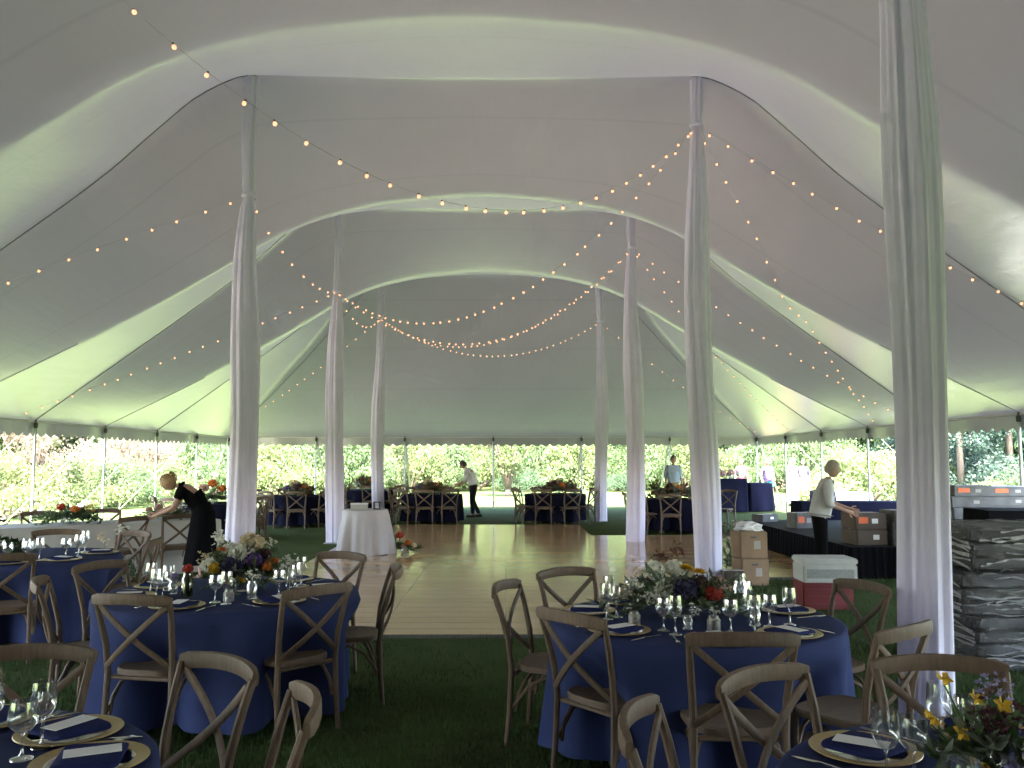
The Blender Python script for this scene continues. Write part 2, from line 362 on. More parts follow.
def endp(d): t = min(1, max(0, d / 6.1)); return PEAK - .04 + (EAVE - PEAK + .04) * t - .18 * math.sin(PI * t)
def smin(a, b, k=.10): h = max(k - abs(a - b), 0) / k; return min(a, b) - h * h * k * .25
def roofz(r, y):
    if y > ROWS[-1]: return smin(rowp(r), endp(y - ROWS[-1])) if abs(r) < HW - .01 else EAVE
    if y < ROWS[0]: return smin(rowp(r), endp(ROWS[0] - y)) if abs(r) < HW - .01 else EAVE
    u = ((y - ROWS[0]) / 6.1) % 1.0
    tri = 1 - abs(2 * u - 1); tri = 1 - math.sqrt((1 - tri) ** 2 + .0012) if tri > .5 else tri
    par = 4 * u * (1 - u); t = .85 * tri + .15 * par
    a, b = rowp(r), midp(r)
    if t < 0: t = 0
    return a + (b - a) * t
tent = thing('tent_canopy', 'large white vinyl pole tent roof with scalloped valance over the whole party', 'tent')
c = MB(); NX, NYs = 110, []
ys = [Y0 + i * 6.1 / 30 for i in range(271)]
xs = [-HW + 2 * HW * i / NX for i in range(NX + 1)]
c.add([(AX + x, y, roofz(x, y)) for y in ys for x in xs], [(j * (NX + 1) + i, j * (NX + 1) + i + 1, (j + 1) * (NX + 1) + i + 1, (j + 1) * (NX + 1) + i) for j in range(len(ys) - 1) for i in range(NX)])
c.build('roof_panel', M['canvas'], tent, sharp=False)
# valance with scallops all round, hanging from the eave
v = MB(); per = [(AX - HW, Y0), (AX - HW, Y1), (AX + HW, Y1), (AX + HW, Y0), (AX - HW, Y0)]
for (xa, ya), (xb, yb) in zip(per[:-1], per[1:]):
    L_ = math.hypot(xb - xa, yb - ya); k = int(L_ / .30) * 6
    top = []; bot = []
    ox, oy = (0, 0)
    for i in range(k + 1):
        t = i / k; x, y = xa + (xb - xa) * t, ya + (yb - ya) * t; ph = (i % 6) / 6
        wob = .02 * math.sin(t * L_ * 2.1) + .015 * math.sin(t * L_ * 5.3)
        nx, ny = -(yb - ya) / L_, (xb - xa) / L_
        top.append((x, y, EAVE)); bot.append((x + nx * wob, y + ny * wob, EAVE - .235 - .075 * abs(math.sin(PI * ph)) + .01 * math.sin(t * L_)))
    v.loft([top, bot], cap=False, closed=False)
v.build('valance', M['canvas'], tent, smooth=False)
for sgn in (-1, 1):
    for y in ROWS[4:]:
        rp = MB(); rp.tube([(AX + sgn * r, y, rowp(r) - .008) for r in np.linspace(3.05, HW, 30)], .008, 5); rp.build('ridge_webbing', M['webbing'], tent)
    rp = MB(); rp.tube([(AX + sgn * (3.05 + 6.1 * t), ROWS[-1] + 6.1 * t, roofz(3.05 + 6.1 * t, ROWS[-1] + 6.1 * t) - .02) for t in np.linspace(0, .98, 14)], .010, 5); rp.build('hip_webbing', M['webbing'], tent)
    for y in (8.35, 14.45, 20.55):
        rp = MB(); rp.tube([(AX + sgn * r, y, roofz(r, y) - .006) for r in np.linspace(6.8, HW, 12)], .005, 5); rp.build('ridge_webbing', M['webbing'], tent)
eb = MB(); 
for (xa, ya), (xb, yb) in zip(per[:-1], per[1:]): eb.tube([(xa, ya, EAVE - .01), (xb, yb, EAVE - .01)], .018, 6)
eb.build('eave_rope', M['strap'], tent)

# unseen sidewalls added behind the camera to block light and darken the near canvas
WALL_END = -5.5
for lab, (xa, ya), (xb, yb) in (('plain white tent sidewall along the left side behind the camera', (AX - HW + .06, Y0 + .1), (AX - HW + .06, WALL_END)), ('plain white tent sidewall along the right side behind the camera', (AX + HW - .06, Y0 + .1), (AX + HW - .06, WALL_END)),
                                ('plain white tent sidewall across the rear end of the tent', (AX - HW + .1, Y0 + .06), (AX + HW - .1, Y0 + .06))):
    q = MB(); L_ = math.hypot(xb - xa, yb - ya); k = int(L_ * 8); nx, ny = -(yb - ya) / L_, (xb - xa) / L_; a_, b_ = [], []
    for i in range(k + 1):
        t = i / k; wv = .035 * math.sin(t * L_ * 3.1) + .02 * math.sin(t * L_ * 7.7)
        a_.append((xa + (xb - xa) * t, ya + (yb - ya) * t, EAVE - .03)); b_.append((xa + (xb - xa) * t + nx * wv, ya + (yb - ya) * t + ny * wv, .01))
    q.loft([a_, b_], cap=False, closed=False); tag(q.build('tent_sidewall', M['canvas'], sharp=False), lab, 'tent wall')

# centre poles with gathered drapes
def drape_pole(x, y, top, hub, seed, label, flare=1.0):
    t = thing('tent_pole', label, 'tent pole', (x, y, 0), 0, 'draped centre poles')
    q = random.Random(seed); pb = MB(); pb.tube([(0, 0, 0), (0, 0, top + .05)], .05, 10); pb.build('pole', M['steel'], t)
    bp = MB(); bp.box((0, 0, .01), (.3, .3, .02)); bp.build('base_plate', M['steel'], t)
    d = MB(); n = 64; rings = []
    ph = [q.uniform(0, 6.28) for _ in range(5)]; tw = q.uniform(-.5, .5)
    for i in range(46):
        z = .03 + (top - .06) * i / 45
        if z < hub: s_ = (hub - z) / hub; r0 = (.075 + .115 * min(1, s_ * 2.4) ** .7 - .02 * s_) * flare
        else: s_ = (z - hub) / (top - hub); r0 = .075 + .015 * s_
        r0 *= 1 + .05 * math.sin(z * 1.9 + ph[3]) 
        kn = math.exp(-((z - hub) / .05) ** 2)
        cx = .035 * math.sin(z * .9 + ph[4]) * min(1, abs(z - hub)); cy = .02 * math.sin(z * 1.3 + ph[2]) * min(1, abs(z - hub))
        ring = []
        for j in range(n):
            a = 2 * PI * j / n + tw * z * .25
            fo = .09 * math.sin(5 * a + ph[0] + .5 * math.sin(z * .8)) + .07 * math.sin(9 * a + ph[1] + z * .35) + .05 * math.sin(17 * a + ph[2])
            rr = max(.055, r0 * (1 + fo * (1 - .5 * kn)) * (1 - .25 * kn))
            ring.append((cx + rr * math.cos(a), cy + rr * math.sin(a), z))
        rings.append(ring)
    d.loft(rings, cap=False); d.build('drape', M['drape'], t, sharp=False)
    kb = MB(); kb.lathe([(.085, -.03), (.10, 0), (.085, .03)], (0, 0, hub), 20); kb.build('tie_band', M['drape'], t)
    return t
PL, PR = AX - 3.05, AX + 3.05
HUB = {}
poles = [(PR - .075, 5.27, 6.1, 'R0', 'thick white draped pole nearest the camera, beside the right front tables', .84),
         (PL, 5.3, 5.9, 'L0', None, 1), (PL, 11.4, 5.24, 'L1', 'white draped pole on the left standing behind the bending woman in black', 1.0),
         (PR, 11.4, 6.24, 'R1', 'tall white draped pole on the right rising behind the white hydrangea bouquet', .95),
         (PL, 17.5, 5.13, 'L2', 'white draped pole just left of the small white pedestal table', .95), (PR, 17.5, 6.06, 'R2', 'white draped pole on the right standing at the notch in the dance floor', .95),
         (PL, 23.6, 5.6, 'L3', 'thin far white draped pole right behind the small white pedestal table', .9), (PR, 23.6, 5.5, 'R3', 'thin far white draped pole right of the middle far navy table', .9)]
for i, (x, y, hub, key, lab, fl) in enumerate(poles):
    HUB[key] = Vector((x, y, hub))
    if lab: drape_pole(x, y, rowp(3.05) - .02, hub, 10 + i, lab, fl)

# eave poles, guy straps
ep = thing('eave_pole', '', 'tent pole', (0, 0, 0), 0, 'aluminium eave poles')
a_ = MB(); a_.tube([(0, 0, 0), (0, 0, EAVE - .05)], .028, 10); a_.build('pole', M['steel'], ep)
a_ = MB(); a_.lathe([(.03, -.12), (.04, -.1), (.04, -.02), (.012, 0), (.012, .06)], (0, 0, EAVE - .03), 10, True); a_.build('pole_cap', M['rope'], ep)
first = True
ORD = ['first', 'second', 'third', 'fourth', 'fifth', 'sixth', 'seventh', 'eighth']
def eave_pole(x, y, lab):
    global first
    if first: ep.location = (x, y, 0); ep['label'] = lab; first = False
    else: dup(ep, (x, y, 0), 0, lab)
def strap(x, y, dx, dy, lab):
    s_ = MB(); a, b = Vector((x, y, EAVE)), Vector((x + dx, y + dy, .12)); wd = Vector((dy, -dx, 0)).normalized() * .03
    nrm = (b - a).cross(wd).normalized() * .002
    s_.loft([[a - wd - nrm, a + wd - nrm, a + wd + nrm, a - wd + nrm], [b - wd - nrm, b + wd - nrm, b + wd + nrm, b - wd + nrm]])
    t = thing('guy_strap', lab, 'strap', (0, 0, 0), 0, 'guy straps of the tent')
    s_.build('strap', M['strap'], t)
    k = MB(); k.tube([(x + dx * .98, y + dy * .98, .35), (x + dx * 1.02, y + dy * 1.02, -.1)], .02, 6); k.build('stake', M['rope'], t)
ly = [17.5, 20.55, 23.6, 26.65]
for i, y in enumerate(ly):
    eave_pole(AX - HW + .04, y, '%s aluminium eave pole along the left tent edge, counted from the camera' % ORD[i])
    strap(AX - HW, y, -2.3, 0, 'pale guy strap running outward from the %s left eave pole' % ORD[i])
ry = [14.45, 20.55, 23.6, 26.65]
for i, y in enumerate(ry):
    eave_pole(AX + HW - .04, y, '%s visible aluminium eave pole along the right tent edge, counted from the camera' % ORD[i])
    strap(AX + HW, y, 2.3, 0, 'pale guy strap running outward from the %s visible right eave pole' % ORD[i])
ex = [AX - HW + 3.05 * i for i in range(7)]
elab = ['far left corner eave pole', 'far eave pole between the left draped poles', 'far eave pole behind the pedestal table',
        'far eave pole just left of the bending waiter', 'far eave pole right of the bending waiter', 'far eave pole left of the pale blue man', 'far right corner eave pole behind the walking woman']
for i, x in enumerate(ex):
    eave_pole(min(max(x, AX - HW + .05), AX + HW - .05), Y1 - .04, elab[i])
    strap(x, Y1, (-1.5 if i == 0 else 1.5 if i == 6 else 0), 2.3, 'pale guy strap running back from the ' + elab[i])

# string lights
bme = MB(); bme.ball((0, 0, -.028), .018, 10, (1, 1, 1.15)); bme_bulb = bme.mesh('bulb', M['bulb'])
bms = MB(); bms.tube([(0, 0, .006), (0, 0, -.014)], .009, 8); bms_socket = bms.mesh('socket', M['rope'])
def string(label, a, b, sag, n, inset=0.0, skip=0):
    t = thing('string_light', label, 'string lights', (0, 0, 0), 0, 'strings of warm bulbs')
    a, b = Vector(a), Vector(b); pts = []
    for i in range(41):
        u = i / 40; p_ = a.lerp(b, u); p_.z -= sag * 4 * u * (1 - u)
        lim = roofz(p_.x - AX, p_.y) - .12
        if abs(p_.x - AX) < HW - .05 and Y0 < p_.y < Y1 and p_.z > lim: p_.z = lim
        pts.append(p_)
    cb = MB(); cb.tube(pts, .0018, 4); cb.build('cable', M['wire'], t)
    for i in range(n):
        u = (i + .6 + rng.uniform(-.12, .12)) / n * 40; k = min(39, int(u)); p_ = pts[k].lerp(pts[k + 1], u - k)
        o = link('bulb', bme_bulb, t); o.location = p_; o.rotation_euler = (rng.uniform(-.4, .4), rng.uniform(-.4, .4), 0); link('socket', bms_socket, o)
EVL = lambda y: (AX - HW + .3, y, EAVE + .1); EVR = lambda y: (AX + HW - .3, y, EAVE + .1)
H = HUB
string('long bulb string swagging from the upper left corner across to the tall right pole', H['L0'] + Vector((0, 0, -.25)), H['R1'], 1.75, 29)
string('bulb string running left from the nearest left pole down to the eave', H['L1'], EVL(10.6), -.1, 17)
string('bulb string linking the nearest left pole with the next left pole behind', H['L1'], H['L2'], .35, 9)
string('bulb string from the tall right pole outward past the nearest thick pole', H['R1'], EVR(10.2), .15, 22)
string('bulb string from the tall right pole backward down to the right eave', H['R1'], EVR(19.5), .25, 24)
string('bulb string swagging from the tall right pole down to the middle left pole', H['R1'], H['L2'], 1.5, 38)
string('bulb string from the middle left pole leftward to the left eave', H['L2'], EVL(16.5), .05, 22)
string('bulb string from the middle left pole back to the far left pole', H['L2'], H['L3'], .45, 9)
string('bulb string swagging from the middle right pole down to the middle left pole', H['R2'], H['L2'], 1.5, 38)
string('bulb string swagging from the middle right pole to the far left pole', H['R2'], H['L3'], 1.35, 38)
string('lowest bulb string swagging between the two far poles', H['R3'], H['L3'], 1.0, 36)
string('bulb string from the middle right pole outward to the right eave', H['R2'], EVR(18.0), .15, 22)
string('bulb string from the middle right pole backward to the right eave corner', H['R2'], EVR(25.5), .25, 24)
string('bulb string from the far right pole to the right corner of the tent', H['R3'], EVR(28.5), .2, 16)
string('bulb string from the far left pole to the left corner of the tent', H['L3'], EVL(28.0), .2, 20)

# ------------------------------------------------------------------ chairs
def make_chair():
    t = thing('cross_back_chair', '', 'chair')
    s_ = MB(); rings = []
    def outline(k, g=0.0):
        pts = []
        for j in range(28):
            a = 2 * PI * j / 28; ca, sa = math.cos(a), math.sin(a)
            x = math.copysign(abs(ca) ** .55, ca) * (.215 - .02 * (-sa)) ; y = math.copysign(abs(sa) ** .55, sa) * .205
            pts.append((x * (1 - g), y * (1 - g), k))
        return pts
    s_.loft([outline(.425, .05), outline(.43, 0), outline(.455, 0), outline(.463, .03), outline(.458, .12)]); s_.build('seat', M['wood_seat'], t)
    for sx in (-1, 1):
        q = MB(); q.tube([(sx * .215, -.235, 0), (sx * .21, -.215, .2), (sx * .205, -.205, .44), (sx * .212, -.222, .6), (sx * .226, -.262, .76), (sx * .236, -.298, .87)], [.014, .017, .018, .018, .017, .016], 8); q.build('rear_post', M['wood'], t)
        q = MB(); q.tube([(sx * .185, .17, .435), (sx * .19, .175, .2), (sx * .195, .185, 0)], [.019, .018, .014], 8); q.build('leg', M['wood'], t)
    q = MB(); pts = []
    for i in range(15):
        u = -1 + 2 * i / 14; pts.append((u * .25, -.30 - .055 * (1 - u * u), .872 + .016 * (1 - u * u)))
    q.tube(pts, [.75] + [1] * 13 + [.75], 10, True, flat=(.0155, .033)); q.build('top_rail', M['wood'], t)
    for sx in (-1, 1):
        q = MB(); pts = []
        for i in range(11):
            u = i / 10; x = sx * (.222 - .43 * u); z = .845 - .365 * u; y = -.295 + .085 * u - .045 * math.sin(PI * u) - (.008 if sx > 0 else -.008)
            pts.append((x, y, z))
        q.tube(pts, 1, 8, True, flat=(.014, .009) if 0 else (.009, .016), up=(0, 0, 1)); q.build('cross_bar', M['wood'], t)
    for sx in (-1, 1):       # bentwood braces below the seat
        q = MB(); q.tube([(sx * .20, -.20 + .02, .20), (sx * .195, -.165, .30), (sx * .17, -.13, .375), (sx * .12, -.10, .41), (sx * .04, -.09, .42)], .0105, 6); q.build('brace', M['wood'], t)
        q = MB(); q.tube([(sx * .205, -.20, .22), (sx * .20, -.10, .35), (sx * .19, 0, .405), (sx * .188, .1, .35), (sx * .187, .165, .24)], .0105, 6); q.build('brace', M['wood'], t)
    q = MB(); q.tube([(-.19, .178, .22), (-.12, .172, .36), (0, .17, .42), (.12, .172, .36), (.19, .178, .22)], .0105, 6); q.build('brace', M['wood'], t)
    q = MB(); q.tube([(-.19, -.19, .415), (.19, -.19, .415)], .014, 6); q.build('rear_rail', M['wood'], t)
    return t
chair0 = make_chair(); chair_used = [False]
def chair(bx, by, face, label, group):
    """bx,by: ground point below the back rail; face: heading of the seat front (radians, from +X)"""
    dx, dy = math.cos(face), math.sin(face); x, y = bx + dx * .31, by + dy * .31; rz = face - PI / 2
    if not chair_used[0]:
        chair_used[0] = True; chair0.location = (x, y, 0); chair0.rotation_euler = (0, 0, rz); tag(chair0, label, 'chair', group); return chair0
    return dup(chair0, (x, y, 0), rz, label, group)

# ------------------------------------------------------------------ tables
def cloth_mesh(rad, h, bottom, seed, dents=(), flare=.03, folds=(8, 15), amp=.07):
    q = random.Random(seed); ph = [q.uniform(0, 6.28) for _ in range(6)]; n = 160
    mb = MB(); rings = [[(rad * f_ * math.cos(2 * PI * j / n), rad * f_ * math.sin(2 * PI * j / n), h) for j in range(n)] for f_ in (.02, .5, .9, .97)]
    rings.append([(rad * .992 * math.cos(2 * PI * j / n), rad * .992 * math.sin(2 * PI * j / n), h - .006) for j in range(n)])
    for i in range(1, 13):
        s_ = i / 12; ring = []
        for j in range(n):
            a = 2 * PI * j / n
            fo = math.sin(folds[0] * a + ph[0] + 1.3 * math.sin(2 * a + ph[3])) * .6 + math.sin(folds[1] * a + ph[1]) * .4 + .3 * math.sin(5 * a + ph[2])
            rr = rad * 1.0 + flare * s_ + amp * fo * s_ ** .8
            for d in dents:
                dd = (a - d + PI) % (2 * PI) - PI; rr -= .19 * math.exp(-(dd / .24) ** 2) * min(1, max(0, (s_ - .12) * 4))
            z = h - .012 + (bottom - h + .012) * s_ + .02 * s_ * math.sin(3 * a + ph[4])
            ring.append((rr * math.cos(a), rr * math.sin(a), z))
        rings.append(ring)
    mb.loft(rings, cap=False); mb.f.append(tuple(range(n))); mb.m.append(0)
    return mb
ANG = ['right', 'back right', 'back', 'back left', 'left', 'front left', 'front', 'front right']
def side(a): return ANG[int(round((math.degrees(a) % 360) / 45)) % 8]

def round_cloth(x, y, label, seed, chairs, m='navy', rad=.83, h=.76, bottom=.06, group='round tables under floor-length navy cloths', **kw):
    dents = [math.atan2(cy - y, cx - x) for cx, cy in chairs]
    o = cloth_mesh(rad, h, bottom, seed, dents, **kw).build('tablecloth', M[m], sharp=False); o.location = (x, y, 0)
    tag(o, label, 'tablecloth', group); return o

# place-setting prototypes
def goblet_parts(hh, rb, name, label):
    t = thing(name, label, 'glass')
    q = MB(); q.lathe([(.001, 0), (.034, .001), (.033, .004), (.010, .010), (.0045, .02), (.004, hh * .40), (.008, hh * .46)], n=16); q.build('stem', M['glass'], t)
    q = MB(); q.lathe([(.006, hh * .45), (rb * .62, hh * .50), (rb * .95, hh * .60), (rb, hh * .74), (rb * .93, hh * .90), (rb * .88, hh), (rb * .86, hh), (rb * .91, hh * .89), (rb * .96, hh * .74)], n=20); q.build('bowl', M['glass'], t)
    return t
def P(name, cat):
    return thing(name, '', cat)
proto = {}
proto['water'] = goblet_parts(.175, .043, 'water_goblet', ''); proto['wine'] = goblet_parts(.205, .038, 'wine_glass', '')
pl = P('charger_plate', 'plate')
q = MB(); q.lathe([(.001, .004), (.115, .005), (.125, .010)], n=40); q.build('dish', M['glass'], pl)
q = MB(); q.lathe([(.122, .008), (.165, .016), (.167, .013), (.124, .004), (.122, .008)], n=40); q.build('gold_rim', M['gold'], pl); proto['plate'] = pl
q = MB(); rings = []
for z, s_ in ((0, 1), (.004, 1.02), (.010, 1.0), (.014, .93)):
    rings.append([(math.copysign(abs(math.cos(a)) ** .25, math.cos(a)) * .105 * s_, math.copysign(abs(math.sin(a)) ** .25, math.sin(a)) * .095 * s_, z + .003 * math.sin(3 * a)) for a in [2 * PI * j / 32 for j in range(32)]])
q.loft(rings); proto['napkin'] = q.build('napkin', M['navy_napkin']); tag(proto['napkin'], cat='napkin')
q = MB(); q.box((0, 0, .0015), (.075, .16, .002)); proto['card'] = q.build('menu_card', M['card'], smooth=False); tag(proto['card'], cat='card')
def cutlery(kind):
    q = MB(); q.tube([(0, -.095, .004), (0, -.02, .006), (0, .03, .009)], [1.0, .6, .5], 6, True, flat=(.007, .0018))
    if kind == 'fork':
        q.tube([(0, .03, .009), (0, .045, .007), (0, .06, .005)], [.5, 1, 1], 6, True, flat=(.011, .0015))
        for k in (-1.5, -.5, .5, 1.5): q.tube([(k * .006, .06, .005), (k * .006, .10, .008)], .0014, 4)
    else: q.tube([(0, .03, .009), (0, .05, .006), (0, .10, .005), (.003, .125, .004)], [.6, 1.1, 1.0, .3], 6, True, flat=(.009, .0012))
    o = q.build(kind, M['silver']); tag(o, cat='cutlery'); return o
proto['fork'] = cutlery('fork'); proto['knife'] = cutlery('knife')
used = set()
def put(key, x, y, z, rz, label, group):
    o = proto[key]
    if key in used: return dup(o, (x, y, z), rz, label, group)
    used.add(key); o.location = (x, y, z); o.rotation_euler = (0, 0, rz); tag(o, label, group=group); return o
def setting(cx, cy, ang, tab, where, h=.76, rad=.63, simple=False, glasses=True):
    def at(rr, tt): return cx + rr * math.cos(ang) - tt * math.sin(ang), cy + rr * math.sin(ang) + tt * math.cos(ang)
    rz = ang + PI / 2
    x, y = at(rad, 0); put('plate', x, y, h + .002, rz, 'gold-rimmed charger plate at the %s of %s' % (where, tab), 'charger plates')
    put('napkin', x, y, h + .018, rz + rng.uniform(-.15, .15), 'folded navy napkin at the %s of %s' % (where, tab), 'folded napkins')
    x2, y2 = at(rad + .005, .01); put('card', x2, y2, h + .0345, rz + rng.uniform(-.3, .3), 'white menu card at the %s of %s' % (where, tab), 'menu cards')
    if not simple:
        x, y = at(rad + .01, -.21); put('fork', x, y, h + .002, rz + PI, 'silver fork at the %s of %s' % (where, tab), 'silver forks')
        x, y = at(rad + .01, .21); put('knife', x, y, h + .002, rz + PI, 'silver knife at the %s of %s' % (where, tab), 'silver knives')
    if glasses:
        x, y = at(rad - .20, .13 + rng.uniform(-.02, .02)); put('water', x, y, h + .002, rng.uniform(0, 3), 'round water goblet at the %s of %s' % (where, tab), 'water goblets')
        x, y = at(rad - .16, .23 + rng.uniform(-.02, .02)); put('wine', x, y, h + .002, rng.uniform(0, 3), 'tall wine glass at the %s of %s' % (where, tab), 'wine glasses')

def table_with_chairs(x, y, tab, clothlabel, seed, backs, cg, settings=(), desc='cross-back wooden chair', simple=False, **kw):
    round_cloth(x, y, clothlabel, seed, [b for b in backs], **kw)
    seen = {}
    for bx, by in backs:
        a = math.atan2(by - y, bx - x); sd = side(a); seen.setdefault(sd, []).append((bx, by, a))
    for sd, L_ in seen.items():
        for k, (bx, by, a) in enumerate(L_):
            where = sd if len(L_) == 1 else '%s, %s one,' % (sd, ('left', 'right')[sorted(t_[0] for t_ in L_).index(bx)] if len(L_) == 2 else ('left', 'middle', 'right')[sorted(t_[0] for t_ in L_).index(bx)])
            chair(bx, by, a + PI, '%s at the %s of %s' % (desc, where, tab), cg)
    sw = set()
    for a in settings:
        s_ = side(a)
        if s_ in sw: s_ = 'far ' + s_
        sw.add(s_); setting(x, y, a, tab, s_ if s_ in ('left', 'right', 'front', 'back') else s_ + ' place', simple=simple)

TA, TB, TC, TD, TE = (1.09, 5.05), (-1.91, 6.05), (-1.84, 2.46), (1.55, 2.30), (-4.55, 8.3)
bA = [(0.0, 5.42), (.32, 4.42), (1.05, 3.88), (.42, 6.1), (2.22, 5.42), (1.86, 4.06)]
table_with_chairs(*TA, 'the hydrangea table', 'navy cloth over the round table with the white hydrangea bouquet, draped almost to the grass', 1, bA, 'chairs at the white hydrangea table',
                  [math.atan2(b - TA[1], a - TA[0]) for a, b in bA])
bB = [(-2.13, 4.98), (-1.14, 5.32), (-.80, 6.25), (-1.35, 7.15), (-3.02, 6.5), (-2.98, 5.62)]
table_with_chairs(*TB, 'the orange bouquet table', 'navy cloth over the round table with the orange bouquet, left of the dance floor', 2, bB, 'chairs at the orange bouquet table', rad=.88, settings=[math.atan2(b - TB[1], a - TB[0]) for a, b in bB])
bC = [(-1.92, 3.58), (-1.10, 3.38), (-.66, 2.86)]
table_with_chairs(*TC, 'the bottom left table', 'navy cloth on the closest left table, cut off by the photo corner', 3, bC, 'chairs at the bottom left corner table',
                  [R(88), R(52), R(20)])
bD = [(.93, 3.18), (.41, 2.68), (1.66, 3.36)]
table_with_chairs(*TD, 'the orchid table', 'navy cloth on the closest right table under the yellow orchid bouquet', 4, bD, 'chairs at the yellow orchid table',
                  [R(133), R(180), R(86)])
bE = [(-4.1, 7.1), (-3.95, 9.3), (-3.42, 8.5), (-4.9, 9.5)]
table_with_chairs(*TE, 'the table before the buffet', 'navy cloth on the round table in front of the long white buffet', 5, bE, 'chairs at the navy table before the white buffet',
                  [R(285), R(325), R(20), R(240)], simple=True)

def ring(x, y, degs, d=1.17): return [(x + d * math.cos(R(a)), y + d * math.sin(R(a))) for a in degs]
far = [((1.33, 23.3), 'the middle far navy table', 'navy cloth on the far round table right of the dance floor end', [250, 290, 330, 20, 70, 110, 160, 205]),
       ((-2.0, 23.3), 'the table by the bending waiter', 'navy cloth on the far round table where the waiter bends', [230, 265, 300, 160, 120, 75, 195]),
       ((3.95, 20.3), 'the far table behind the tall right pole', 'navy cloth on the round table behind the tall right draped pole', [255, 215, 180, 130, 90, 45]),
       ((-5.3, 22.2), 'the far table left of the pedestal', 'navy cloth on the far round table seen between the two left poles', [240, 280, 320, 10, 60, 120, 170]),
       ((-4.2, 26.6), 'the farthest navy table', 'navy cloth on the farthest round table behind the pedestal table', [230, 280, 330, 30, 150]),
       ((-6.2, 18.4), 'the table behind the first pole', 'navy cloth on the round table hidden half by the first left pole', [345, 10, 35, 320, 60, 200, 240])]
for i, (c_, tab, lab, degs) in enumerate(far):
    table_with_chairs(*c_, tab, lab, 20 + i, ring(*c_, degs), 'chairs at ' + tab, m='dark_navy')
# single chairs
chair(5.25, 21.6, R(200), 'cross-back wooden chair standing alone before the tall dark bar table, left of its pair', 'loose chairs by the bar table')
chair(5.65, 21.9, R(230), 'cross-back wooden chair standing before the tall dark bar table, right of its pair', 'loose chairs by the bar table')

# white buffet (long table)
def rect_cloth(name, label, x, y, rz, L_, W_, h, m, seed, bottom=.03, cat='tablecloth', amp=.018, group=None, nf=9):
    q = random.Random(seed); mb = MB(); pts = []
    N_ = 200
    per_ = 2 * (L_ + W_)
    def rp_(s_):
        s_ %= per_
        if s_ < L_: return Vector((-L_ / 2 + s_, -W_ / 2, 0)), Vector((0, -1, 0))
        s_ -= L_
        if s_ < W_: return Vector((L_ / 2, -W_ / 2 + s_, 0)), Vector((1, 0, 0))
        s_ -= W_
        if s_ < L_: return Vector((L_ / 2 - s_, W_ / 2, 0)), Vector((0, 1, 0))
        s_ -= L_; return Vector((-L_ / 2, W_ / 2 - s_, 0)), Vector((-1, 0, 0))
    rings = []; ph = [q.uniform(0, 6.28) for _ in range(4)]
    for s_ in (0, .02, .25, .5, .75, 1):
        ring_ = []
        for j in range(N_):
            u = per_ * j / N_; p_, nn = rp_(u)
            fo = amp * s_ * (math.sin(u * nf + ph[0] + math.sin(u * 2 + ph[1])) + .6 * math.sin(u * nf * 1.7 + ph[2])) + .05 * s_ * (amp / .018)
            ring_.append(p_ + nn * (fo + (.006 if s_ > 0 else 0)) + Vector((0, 0, h + (bottom - h) * s_)))
        rings.append(ring_)
    mb.loft(rings, cap=False); mb.f.append(tuple(range(N_))); mb.m.append(0)
    o = mb.build(name, M[m], sharp=50); o.location = (x, y, 0); o.rotation_euler = (0, 0, rz); return tag(o, label, cat, group)
BF = (-5.75, 12.5); BFR = R(38)
rect_cloth('tablecloth', 'white cloth over the long buffet table where the woman in black bends', *BF, BFR, 3.0, .9, .78, 'grey_linen', 31)
def bfp(u, v): return BF[0] + u * math.cos(BFR) - v * math.sin(BFR), BF[1] + u * math.sin(BFR) + v * math.cos(BFR)
for u, v, fdir, lab in ((.75, -.95, 90, 'dark cross-back chair at the right end of the buffet front'), (.1, -1.1, 115, 'cross-back chair near the middle of the buffet front'),
                        (-.7, .95, -90, 'cross-back chair behind the left part of the white buffet'), (.2, 1.0, -90, 'cross-back chair behind the middle of the white buffet'), (-1.9, .7, -50, 'cross-back chair off the left end of the white buffet')):
    x, y = bfp(u, v); chair(x, y, BFR + R(fdir), lab, 'chairs at the white buffet')

# pedestal cocktail table with a white cloth and a box on top
o = cloth_mesh(.40, .80, .03, 41, (), .10, (9, 14), .06).build('tablecloth', M['stone_linen'], sharp=False); o.location = (-2.48, 15.3, 0)
tag(o, 'pale cloth in deep folds over the small pedestal table at the floor edge', 'tablecloth')
t = thing('gift_box', 'small pale box lying on the white pedestal table', 'box', (-2.58, 15.25, .803), .15)
q = MB(); q.box((0, 0, .045), (.30, .2, .09), bev=.004); q.build('box_body', M['foam'], t); q = MB(); q.box((0, 0, .1), (.31, .21, .02), bev=.004); q.build('lid', M['card'], t)
t = thing('lantern', 'small dark frame standing on the white pedestal table beside the pale box', 'lantern', (-2.28, 15.3, .803))
q = MB(); q.box((0, 0, .01), (.12, .12, .02)); [q.box((sx * .05, sy * .05, .07), (.012, .012, .1)) for sx in (-1, 1) for sy in (-1, 1)]; q.box((0, 0, .125), (.12, .12, .012)); q.build('frame', M['rope'], t)
q = MB(); q.lathe([(.03, 0), (.03, .06), (.001, .062)], (0, 0, .021), 12); q.build('candle', M['card'], t)

